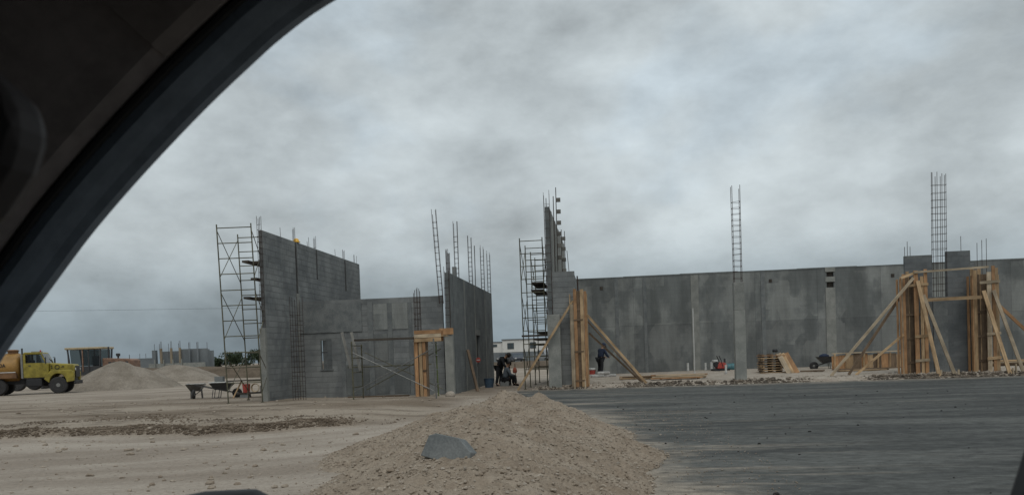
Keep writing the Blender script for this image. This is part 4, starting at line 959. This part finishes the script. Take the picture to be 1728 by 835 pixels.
# ------------------------------------------------------------------ motor grader (nose to -x) behind the gravel heap
gd = thing('motor_grader', 'motor grader with a tall glazed cab behind the gravel heap', 'grader', (-36.6, 53.6, 0), R(6))
MB().prism([(1.15, 1.05), (3.3, 1.05), (3.3, 1.92), (3.05, 2.02), (1.15, 2.12)], -.62, .62).build('engine_hood', 'grader_red', gd, bevel=.05, world=False)
for k in range(5): MB().box(1.6+.3*k, 1.8+.3*k, -.632, -.62, 1.25, 1.85).build('hood_vent', 'steel_dark', gd, world=False)
MB().box(-1.35, 1.28, -.90, .90, 2.78, 2.93).build('cab_roof', 'grader_cream', gd, bevel=.04, world=False)
for x, x2 in ((-1.0, -1.18), (-.12, -.12), (.30, .30), (1.05, 1.16)):
    for s in (-1, 1): MB().bar((x, .80*s, 1.2), (x2, .80*s, 2.78), .08, .08).build('cab_post', 'grader_red' if x == -.12 else 'steel_dark', gd, world=False)
for (xa, xb) in ((-.94, -.18), (-.06, .26), (.36, 1.02)):
    for s in (-1, 1):
        MB().prism([(xa, 1.62), (xb, 1.62), (xb+.03, 2.76), (xa-.08 if xa < -.5 else xa, 2.76)], .80*s-.01, .80*s+.01).build('cab_window', 'cab_glass', gd, world=False)
MB().box(-1.0, 1.08, -.79, .79, .95, 1.60).build('cab_floor', 'steel_dark', gd, world=False)
MB().box(.25, .62, -.3, .3, 1.6, 2.3).build('seat', 'black_paint', gd, bevel=.06, world=False)
MB().tube((1.45, -.25, 2.0), (1.45, -.25, 2.92), .055, 10).build('exhaust_stack', 'steel_dark', gd, world=False)
MB().tube((-1.75, .3, 1.6), (-1.78, .3, 2.86), .05, 8).build('blade_lift_arm', 'steel_dark', gd, world=False)
MB().lathe([(.06, 2.0), (.06, 2.22), (.13, 2.24), (.15, 2.40), (.10, 2.44), (0, 2.44)], (1.95, .1, 0), 14).build('air_cleaner', 'steel_dark', gd, world=False)
MB().tube((3.0, -.4, 1.9), (3.0, -.4, 2.3), .02, 6).build('rear_post', 'steel_dark', gd, world=False)
MB().path([(-.9, 0, 1.5), (-2.4, 0, 1.65), (-4.2, 0, 1.35), (-4.7, 0, .95)], .16, 8).build('front_beam', 'grader_cream', gd, world=False)
MB().prism([(-2.6, .12), (-2.5, .12), (-2.35, .45), (-2.5, .78), (-2.6, .78), (-2.45, .45)], -1.8, 1.8).build('blade', 'steel_dark', gd, world=False)
for s in (-1, 1):
    wheel(gd, -4.7, 1.0*s, .62, .36); wheel(gd, .9, .98*s, .62, .38); wheel(gd, 2.5, .98*s, .62, .38)
    MB().box(.6, 2.8, .72*s-.08, .72*s+.08, .5, .8).build('tandem_case', 'grader_cream', gd, world=False)

# ------------------------------------------------------------------ parked vehicles seen through the gap
def car(lab, loc, rz, mat, pickup=False):
    t = thing('pickup_truck' if pickup else 'parked_car', lab, 'pickup' if pickup else 'car', loc, rz)
    if pickup: prof = [(-2.6, .5), (2.6, .5), (2.65, .85), (2.5, 1.1), (1.2, 1.15), (.75, 1.72), (-.75, 1.75), (-1.0, 1.15), (-2.6, 1.12)]
    else: prof = [(-2.2, .4), (2.2, .4), (2.25, .75), (2.1, .95), (1.0, 1.02), (.45, 1.5), (-1.1, 1.52), (-2.0, 1.05), (-2.25, .95)]
    MB().prism(prof, -.88, .88).build('body', mat, t, bevel=.07, world=False)
    if pickup: wp = [(1.02, 1.2), (.7, 1.64), (-.68, 1.67), (-.85, 1.2)]
    else: wp = [(.85, 1.05), (.42, 1.43), (-1.02, 1.45), (-1.7, 1.05)]
    for s in (-1, 1): MB().prism(wp, .885*s-.012, .885*s+.012).build('side_window', 'dark_glass', t, world=False)
    (xa, za), (xb, zb) = wp[0], wp[1]
    MB().prism([(xa+.10, za), (xa+.14, za), (xb+.08, zb), (xb+.04, zb)], -.74, .74).build('windscreen', 'dark_glass', t, world=False)
    (xa, za), (xb, zb) = wp[3], wp[2]
    MB().prism([(xa-.14, za), (xa-.10, za), (xb-.04, zb), (xb-.09, zb)], -.70, .70).build('rear_window', 'dark_glass', t, world=False)
    xf, xr = prof[2][0], prof[0][0]
    for s in (-1, 1):
        MB().box(xf-.06, xf+.012, .62*s-.16, .62*s+.16, .66, .82).build('headlight', 'white_plastic', t, world=False)
        MB().box(xr-.03, xr+.05, .66*s-.12, .66*s+.12, .66, .88).build('tail_light', 'red_plastic', t, world=False)
        for x in (1.4, -1.4): wheel(t, x, .80*s, .34, .22)
    MB().box(xf-.02, xf+.08, -.85, .85, .42, .60).build('bumper', 'black_paint', t, world=False)
    return t
car('dark blue car parked nose-on before the white building in the gap', (-13.4, 122, 0), R(-75), 'car_blue')
car('black car parked just left of the dark blue one in the gap', (-16.0, 128, 0), R(-100), 'car_dark')
car('silver pickup seen through the scaffold right of the parked cars', (-8.2, 112, .1), R(-60), 'car_silver', True)

# ------------------------------------------------------------------ far buildings and trees
fb = thing('far_block_building', 'distant unfinished grey block building with columns and rebar beyond the earth bank', 'building', (-79, 142, 0), R(0))
for (x0_, x1_, y0_, y1_, z1_) in ((-88, -83.6, 141, 141.3, 3.0), (-83.9, -83.2, 140.9, 141.6, 4.4), (-83.0, -78.6, 142, 142.3, 4.15), (-78.6, -73.2, 141.2, 141.5, 4.45), (-73.9, -73.65, 141.5, 143, 4.3), (-83, -74.5, 146, 146.3, 4.1)):
    MB().box(x0_, x1_, y0_, y1_, 0, z1_).build('wall', 'building_grey', fb)
MB().box(-84, -73, 139.8, 140.0, 0, 1.9).build('plinth_wall', 'cast_concrete', fb)
for x, z in ((-82.0, 4.7), (-80.0, 4.7), (-78.3, 4.7), (-76.4, 4.4), (-74.8, 4.4)):
    c = MB().box(x-.16, x+.16, 140.6, 140.95, 0, z).build('column', 'far_form' if x < -78 else 'building_grey', fb)
    for k in (-.1, .1): MB().tube((x+k, 140.8, z), (x+k, 140.8, z+1.3), .03, 5).build('rebar', 'rebar', c)
for x in (-87, -85.8, -84.0, -83.0, -81.2, -79.2, -77.2, -75.6, -73.6): MB().tube((x, 142, 2.8), (x, 142, 5.6 if x > -84.5 else 3.9), .035, 5).build('rebar', 'rebar', fb)
for x in (-82.6, -80.9, -79.1, -77.4): MB().box(x-.09, x+.09, 139.5, 139.7, 0, 2.6).build('white_post', 'cast_concrete', fb)
wb = thing('white_building', 'low white flat-roofed building with small dark windows far behind the gap', 'building', (-16, 160, 0))
MB().box(-23.5, -20.3, 158.4, 166, 0, 3.75).build('side_block', 'building_white', wb); MB().box(-20.296, -7, 158.0, 168, 0, 4.15).build('main_block', 'building_white', wb)
MB().box(-20.45, -6.85, 157.85, 168.1, 4.153, 4.38).build('roof_slab', 'building_grey', wb); MB().box(-23.6, -20.46, 158.25, 166.1, 3.753, 3.95).build('roof_slab', 'building_grey', wb)
for x0_, x1_, z0_, z1_ in ((-19.3, -18.0, 2.4, 3.6), (-14.8, -13.6, 2.4, 3.6), (-11.4, -10.2, 2.4, 3.6)):
    f_ = MB().box(x0_, x1_, 157.93, 158.002, z0_, z1_).build('window', 'steel_dark', wb)
    for k in (0, 1):
        mid = (x0_+x1_)/2; MB().box((x0_ if k == 0 else mid)+.06, (mid if k == 0 else x1_)-.06, 157.90, 157.93, z0_+.07, z1_-.07).build('pane', 'dark_glass', f_)
MB().box(-22.8, -21.4, 158.33, 158.405, 2.9, 3.4).build('window', 'dark_glass', wb)
t = tag(MB().box(-30, 6, 140, 140.25, 0, 1.75).build('boundary_wall', 'building_grey'), 'low grey boundary wall in front of the far white building', 'wall')
def tree(lab, x, y, h, rx, seed, n=2600):
    rg = random.Random(seed); t = thing('tree', lab, 'tree', (x, y, 0), 0, 'far trees'); g = MB()
    g.tube((0, 0, -.1), (.1, 0, h*.4), .16, 7, .10)
    for k in range(6):
        a = rg.uniform(0, 6.28); g.tube((.1, 0, h*rg.uniform(.25, .4)), (math.cos(a)*rx*.6, math.sin(a)*rx*.6, h*rg.uniform(.55, .85)), .07, 5, .02)
    g.build('trunk', 'bark', t, world=False); g = MB(); lob = [(rg.uniform(-.7, .7)*rx, rg.uniform(-.6, .6)*rx, h*rg.uniform(.28, .74), rx*rg.uniform(.3, .5)) for _ in range(11)]
    for _ in range(n):
        lx, ly, lz, lr = rg.choice(lob); v = Vector((rg.gauss(0, 1), rg.gauss(0, 1), rg.gauss(0, 1))).normalized()*lr*rg.random()**.35
        c = Vector((lx, ly, lz))+Vector((v.x, v.y, v.z*.75)); s_ = rg.uniform(.10, .24); q = Vector((rg.gauss(0, 1), rg.gauss(0, 1), rg.gauss(0, 1))).normalized(); p = q.orthogonal().normalized(); k = len(g.v)
        g.v += [tuple(c+p*s_), tuple(c+q.cross(p)*s_*.7), tuple(c-p*s_), tuple(c-q.cross(p)*s_*.7)]; g.f.append((k, k+1, k+2, k+3))
    g.build('crown', 'leaf', t, fix=False, world=False)
for i, (x, y, h, rx, lab) in enumerate(((-92.5, 182, 3.4, 2.4, 'small dark tree left of the scaffold on the horizon'), (-86.6, 181, 4.6, 3.6, 'dark round tree seen through the left scaffold'), (-82.2, 183, 5.2, 4.0, 'largest dark tree seen through the left scaffold near the wall'), (-78, 182, 4.8, 3.8, 'dark tree half hidden behind the tall left wall'))):
    tree(lab, x, y, h, rx, 60+i)
# red roofed shed on the horizon left of the scaffold
t = thing('far_shed', 'tiny reddish shed on the horizon left of the scaffold', 'shed', (-93, 175, 0))
MB().box(-94.6, -91.6, 175, 178, 0, 2.0).build('wall', 'grader_red', t); MB().box(-94.8, -91.4, 174.8, 178.2, 2.0, 2.25).build('roof', 'dark_wood', t)
# overhead wire
g = MB(); pts = []
for i in range(41):
    u = .58*i/40; pts.append((-140+150*u, 125+17*u, 12.9-3.4*u*.75-2.2*4*u*(1-u)*.25))
g.path(pts, .02, 4); tag(g.build('overhead_wire', 'wire_black'), 'thin overhead wire crossing the sky at far left', 'wire')
t = thing('utility_pole', 'utility pole carrying the overhead wire, off to the far left', 'pole', (-140, 125, 0))
MB().tube((-140, 125, 0), (-140, 125, 13.2), .16, 8, .11).build('pole', 'bark', t); MB().box(-140.9, -139.1, 124.9, 125.06, 12.7, 12.82).build('crossarm', 'bark', t)
xp, yp, zp = pts[-1]
t = thing('utility_pole', 'utility pole carrying the overhead wire, hidden behind the tall wall', 'pole', (xp, yp, 0))
MB().tube((xp, yp+.1, 0), (xp, yp+.1, zp+.3), .16, 8, .11).build('pole', 'bark', t); MB().box(xp-.9, xp+.9, yp-.02, yp+.14, zp-.16, zp-.03).build('crossarm', 'bark', t)

# ------------------------------------------------------------------ people
def skin_part(name, verts, edges, rad, mat, parent, root=0, sub=2):
    me = bpy.data.meshes.new(name); me.from_pydata(verts, edges, []); me.materials.append(MATS[mat])
    o = bpy.data.objects.new(name, me); COL.objects.link(o); o.parent = parent
    sk = o.modifiers.new('skin', 'SKIN'); sk.use_smooth_shade = True
    for i, s_ in enumerate(me.skin_vertices[0].data):
        r = rad[i]; s_.radius = r if isinstance(r, tuple) else (r, r); s_.use_root = (i == root)
    ss = o.modifiers.new('subd', 'SUBSURF'); ss.levels = sub; ss.render_levels = sub
    return o
def person(lab, loc, rz, J, top, legs, headgear='hair', shoe='dark_cloth', scale=1.0):
    """J: joints in metres (facing +x): pelvis, chest, neck, head, elbows, hands, knees, ankles, toes (l/r)"""
    t = thing('person', lab, 'person', loc, rz); t.scale = (scale,)*3
    V = []; E_ = []; RD = []
    def add(p, r, par=None):
        V.append(tuple(p)); RD.append(r)
        if par is not None: E_.append((par, len(V)-1))
        return len(V)-1
    pel = add(J['pelvis'], (.11, .10)); mid = add((Vector(J['pelvis'])+Vector(J['chest']))/2, (.10, .095), pel); ch = add(J['chest'], (.12, .105), mid)
    nk = add(J['neck'], .055, ch); hd0 = add(Vector(J['neck']).lerp(Vector(J['head']), .45), .075, nk); hd = add(J['head'], .098, hd0); add(Vector(J['head'])+(Vector(J['head'])-Vector(J['neck']))*.38, .06, hd)
    for s in ('l', 'r'):
        sg = 1 if s == 'l' else -1
        sh = add(Vector(J['chest'])+Vector((0, .19*sg, .06)), .062, ch); el = add(J['elbow_'+s], .045, sh); wr = add(J['hand_'+s], .030, el)
        d = (Vector(J['hand_'+s])-Vector(J['elbow_'+s])).normalized(); pm = add(Vector(J['hand_'+s])+d*.06, (.036, .018), wr); sd_ = d.orthogonal().normalized()
        for k, ln in enumerate((.070, .082, .076, .058)):
            b = Vector(J['hand_'+s])+d*.09+sd_*(k-1.5)*.020; f1 = add(b, .009, pm); add(b+d*ln*.55+sd_.cross(d)*.02, .008, f1)
        th = add(Vector(J['hand_'+s])+d*.05+sd_*.045, .010, wr); add(Vector(J['hand_'+s])+d*.085+sd_*.055, .008, th)
        hp = add(Vector(J['pelvis'])+Vector((0, .095*sg, -.05)), .092, pel); kn = add(J['knee_'+s], .062, hp); an = add(J['ankle_'+s], .042, kn); add(J['toe_'+s], .035, an)
    skin_part('body', V, E_, RD, 'skin', t)
    # clothing: trousers and jacket follow the same joints a little larger
    v = [J['pelvis']]; e = []; r = [(.165, .135)]
    for s in ('l', 'r'):
        sg = 1 if s == 'l' else -1; n0 = len(v); v += [tuple(Vector(J['pelvis'])+Vector((0, .095*sg, -.05))), J['knee_'+s], tuple(Vector(J['knee_'+s]).lerp(Vector(J['ankle_'+s]), .93))]; r += [.112, .080, .066]; e += [(0, n0), (n0, n0+1), (n0+1, n0+2)]
    skin_part('trousers', [tuple(x) for x in v], e, r, legs, t)
    P_, C_ = Vector(J['pelvis']), Vector(J['chest'])
    v = [tuple(P_.lerp(C_, -.08)), tuple(P_.lerp(C_, .5)), tuple(C_), tuple(C_.lerp(Vector(J['neck']), .7))]; r = [(.178, .150), (.170, .145), (.19, .15), .080]; e = [(0, 1), (1, 2), (2, 3)]
    for s in ('l', 'r'):
        sg = 1 if s == 'l' else -1; n0 = len(v); v += [tuple(C_+Vector((0, .195*sg, .06))), J['elbow_'+s], tuple(Vector(J['elbow_'+s]).lerp(Vector(J['hand_'+s]), .92))]; r += [.082, .062, .048]; e += [(2, n0), (n0, n0+1), (n0+1, n0+2)]
    skin_part('jacket', [tuple(x) for x in v], e, r, top, t)
    H = Vector(J['head']); up = (H-Vector(J['neck'])).normalized(); fw = Vector((1, 0, 0))
    hr = MB().lathe([(.0, .135), (.055, .125), (.092, .085), (.108, .03), (.104, -.02), (.09, -.03)], (0, 0, 0), 16).build('hair' if headgear == 'hair' else 'cap', headgear, t, smooth=True, world=False)
    hr.location = H+up*.02-fw*.012; hr.rotation_euler = Vector((0, 0, 1)).rotation_difference(up).to_euler()
    if headgear != 'hair':
        b = MB().prism([(.06, -.07), (.19, -.05), (.20, .05), (.06, .07)], .01, .022, 'z').build('peak', headgear, hr, world=False)
    for s in (-1, 1):
        ey = MB().lathe([(0, -.012), (.012, -.008), (.014, 0), (.012, .008), (0, .012)], (0, 0, 0), 8).build('eye', 'white_paint', t, smooth=True, world=False); ey.location = H+Vector((.088, .034*s, .0))
        ea = MB().lathe([(0, -.03), (.018, -.02), (.022, 0), (.018, .025), (0, .03)], (0, 0, 0), 8, 'z', .6, .5).build('ear', 'skin', t, smooth=True, world=False); ea.location = H+Vector((-.005, .098*s, -.01))
    ns = MB().prism([(.085, -.03), (.125, -.035), (.09, .03)], -.014, .014).build('nose', 'skin', t, world=False); ns.location = H+Vector((0, 0, -.012))
    mo = MB().box(-.004, .008, -.026, .026, -.006, .006).build('mouth', 'red_plastic', t, world=False); mo.location = H+Vector((.090, 0, -.062)); mo.data.materials[0] = MATS['grader_red']
    for s in ('l', 'r'):
        a, b = Vector(J['ankle_'+s]), Vector(J['toe_'+s]); skin_part('boot', [tuple(a+Vector((0, 0, .06))), tuple(a+Vector((-.03, 0, -.03))), tuple(b)], [(0, 1), (1, 2)], [.055, .055, .045], shoe, t, 1, 1)
    return t
stand = dict(pelvis=(0, 0, .92), chest=(.06, 0, 1.30), neck=(.10, 0, 1.47), head=(.15, 0, 1.58), elbow_l=(.10, .26, 1.10), elbow_r=(.10, -.26, 1.10), hand_l=(.30, .20, .98), hand_r=(.30, -.18, .98),
             knee_l=(.05, .12, .50), knee_r=(-.02, -.12, .50), ankle_l=(0, .13, .09), ankle_r=(-.08, -.13, .09), toe_l=(.16, .15, .045), toe_r=(.08, -.15, .045))
sit = dict(pelvis=(0, 0, .34), chest=(.08, 0, .70), neck=(.14, 0, .86), head=(.20, 0, .96), elbow_l=(.20, .28, .50), elbow_r=(.20, -.28, .50), hand_l=(.42, .16, .46), hand_r=(.42, -.12, .46),
           knee_l=(.42, .16, .44), knee_r=(.42, -.16, .44), ankle_l=(.40, .16, .09), ankle_r=(.44, -.16, .09), toe_l=(.56, .18, .045), toe_r=(.60, -.18, .045))
stoop = dict(pelvis=(0, 0, .88), chest=(.24, 0, 1.17), neck=(.36, 0, 1.28), head=(.46, 0, 1.34), elbow_l=(.36, .24, .94), elbow_r=(.36, -.24, .94), hand_l=(.46, .14, .74), hand_r=(.46, -.14, .74),
             knee_l=(.06, .12, .48), knee_r=(.0, -.13, .48), ankle_l=(-.02, .13, .09), ankle_r=(-.08, -.14, .09), toe_l=(.14, .15, .045), toe_r=(.08, -.16, .045))
person('worker in dark clothes standing bent at the far end of the dark side wall', (-4.72, 35.2, 0), R(-15), stoop, 'dark_cloth', 'dark_cloth', 'hair')
person('seated worker in grey shirt and dark trousers beside the standing one', (-4.42, 34.9, 0), R(20), sit, 'grey_cloth', 'dark_cloth', 'hair')
lean = dict(stoop, chest=(.12, 0, 1.20), neck=(.17, 0, 1.36), head=(.23, 0, 1.46), elbow_l=(.20, .27, 1.0), elbow_r=(.20, -.27, 1.0), hand_l=(.40, .16, .92), hand_r=(.40, -.16, .92))
person('worker in dark blue jacket stooping against the long wall', (-.28, 38.6, .18), R(40), lean, 'navy_cloth', 'dark_cloth', 'navy_cloth', scale=1.0)
o = tag(MB().box(-4.62, -4.24, 34.76, 35.02, 0, .22).build('concrete_block', 'block', bevel=.008), 'block the seated worker sits on', 'block')
t = thing('orange_bag', 'small orange bag hanging on a stake beside the seated worker', 'bag', (-3.95, 34.9, 0))
MB().tube((-3.95, 34.95, 0), (-3.97, 34.95, .98), .018, 6).build('stake', 'dark_wood', t)
MB().lathe([(.0, .56), (.07, .565), (.10, .64), (.085, .74), (.04, .80), (.015, .82)], (-3.97, 34.88, 0), 12, 'z', 1, .6).build('bag', 'orange_cloth', t, smooth=True)
t = thing('shovel', 'shovel standing upright beside the worker in dark clothes', 'shovel', (-4.35, 35.4, 0))
MB().tube((-4.30, 35.3, .3), (-4.42, 35.35, 1.45), .016, 6).build('handle', 'dark_wood', t); MB().prism([(-4.38, .02), (-4.20, .02), (-4.19, .30), (-4.39, .30)], 35.28, 35.30).build('blade', 'steel_dark', t)

# ------------------------------------------------------------------ the car the picture is taken from
cr = thing('car_interior', 'dark car window pillar, roof lining and trim framing the upper left corner', 'car', (0, .6, .3))
EDGE = [(-.66, 1.17), (-.61, 1.25), (-.57, 1.31), (-.53, 1.365), (-.49, 1.42), (-.43, 1.49), (-.40, 1.522), (-.36, 1.560), (-.311, 1.603), (-.272, 1.634), (-.243, 1.6555), (-.2045, 1.678), (-.137, 1.706), (-.053, 1.726), (.05, 1.738), (.20, 1.739), (.34, 1.728)]
def smooth_path(p, k=4):
    out = []
    for i in range(len(p)-1):
        p0 = Vector(p[max(0, i-1)]); p1 = Vector(p[i]); p2 = Vector(p[i+1]); p3 = Vector(p[min(len(p)-1, i+2)])
        for j in range(k):
            t_ = j/k; out.append(.5*((2*p1)+(p2-p0)*t_+(2*p0-5*p1+4*p2-p3)*t_*t_+(3*p1-p0-3*p2+p3)*t_**3))
    out.append(Vector(p[-1])); return out
EDGE = [(x*1.1, 1.4+(z-1.4)*1.1) for x, z in EDGE]     # the outer lip of the frame lies 0.66 m from the eye
PTS = smooth_path(EDGE)
def nrm(i):
    a = PTS[max(0, i-3)]; b = PTS[min(len(PTS)-1, i+3)]; d = (b-a).normalized(); return Vector((-d.y, d.x))
def sweep(name, mat, prof, i0, i1, close=True):
    g = MB(); n = len(prof)
    for i in range(i0, i1+1):
        q = nrm(i)
        for a, y in prof: g.v.append((PTS[i].x+q.x*a, y, PTS[i].y+q.y*a))
    for i in range(i1-i0):
        for j in range(n if close else n-1): g.f.append((i*n+j, i*n+(j+1) % n, (i+1)*n+(j+1) % n, (i+1)*n+j))
    g.f.append(tuple(range(n))); g.f.append(tuple((i1-i0)*n+j for j in range(n)))
    return g.build(name, mat, cr, smooth=False)
n_ = len(PTS)-1; seam = 34
sweep('window_frame', 'trim_frame', [(0, .675), (-.004, .668), (-.004, .658), (.0, .650), (.004, .638), (.008, .628), (.014, .624), (.03, .624), (.05, .63), (.05, .675)], 0, n_)
sweep('weather_seal', 'trim_black', [(.0135, .628), (.0135, .6195), (.0155, .6165), (.0185, .6175), (.0195, .622), (.017, .63)], 0, n_)
trim = [(.0185, .635), (.018, .6155), (.024, .602), (.040, .586), (.058, .566), (.085, .538), (.12, .50), (.17, .44), (.30, .27), (.33, .28), (.20, .53), (.12, .59), (.08, .63)]
sweep('pillar_trim', 'trim_brown', trim, 0, seam)
lin = [(.0185, .635), (.018, .612), (.023, .597), (.038, .578), (.056, .555), (.085, .522), (.13, .47), (.20, .38), (.32, .22), (.35, .23), (.24, .53), (.14, .60), (.08, .63)]
sweep('headliner_edge', 'liner_brown', lin, seam-1, n_)
MB().box(-.95, 1.3, -1.0, .66, 1.835, 1.87).build('roof_panel', 'trim_black', cr)  # car roof spread over the whole cabin to keep it dark
MB().box(-.9, 1.3, -.98, .40, 1.795, 1.83).build('headliner', 'liner_brown', cr)
MB().prism([(-.50, 1.545), (-.27, 1.530), (-.238, 1.520), (-.223, 1.507), (-.219, 1.493), (-.225, 1.478), (-.238, 1.462), (-.262, 1.446), (-.50, 1.40)], .280, .306).build('sun_visor', 'visor_vinyl', cr, bevel=.011)
MB().prism([(.252, 1.18), (.276, 1.285), (.292, 1.335), (.40, 1.735), (.50, 1.735), (.46, 1.18)], .57, .605).build('door_pillar', 'trim_black', cr, bevel=.01)
MB().box(-.9, .30, .58, .70, .45, 1.15).build('door_panel', 'trim_black', cr, bevel=.02)
MB().box(-1.05, 1.35, -1.0, .56, .32, .38).build('unseen_floor_pan', 'trim_black', cr)  # unseen floor, added to block light bounced up from the ground
MB().box(-1.05, 1.35, -1.06, -1.005, .38, 1.22).build('unseen_far_door', 'trim_black', cr)  # unseen far side, added to keep light off the trim
MB().box(-.90, 1.3, -1.04, -1.02, 1.225, 1.83).build('unseen_far_window', 'dimming_glass', cr)  # unseen pane, darkened to dim light from the far side
MB().box(1.30, 1.35, -1.0, .66, .385, 1.83).build('unseen_rear_panel', 'trim_black', cr)  # unseen rear closure, added to darken the cabin
MB().prism([(-1.05, .385), (-.72, .385), (-.68, .95), (-.74, 1.12), (-1.05, 1.10)], -1.0, .55).build('unseen_dashboard', 'trim_black', cr, bevel=.02)  # unseen, added with the shell to hold back light from the front
MB().prism([(-1.04, 1.105), (-1.03, 1.105), (-.90, 1.835), (-.91, 1.835)], -1.0, .62).build('windscreen', 'dimming_glass', cr)  # unseen pane, darkened so less light reaches the trim
mr = MB().lathe([(.0, .085), (.05, .08), (.085, .055), (.098, .0), (.09, -.05), (.05, -.08), (0, -.085)], (0, 0, 0), 24, 'z', 1.12, .55).build('door_mirror', 'trim_black', cr, smooth=True, world=False)
mr.location = Vector((-.416, .80, 1.1825))-woff(cr); mr.rotation_euler = (0, R(-5), 0)
MB().box(-.44, -.38, .70, .80, 1.10, 1.14).build('mirror_foot', 'trim_black', cr)
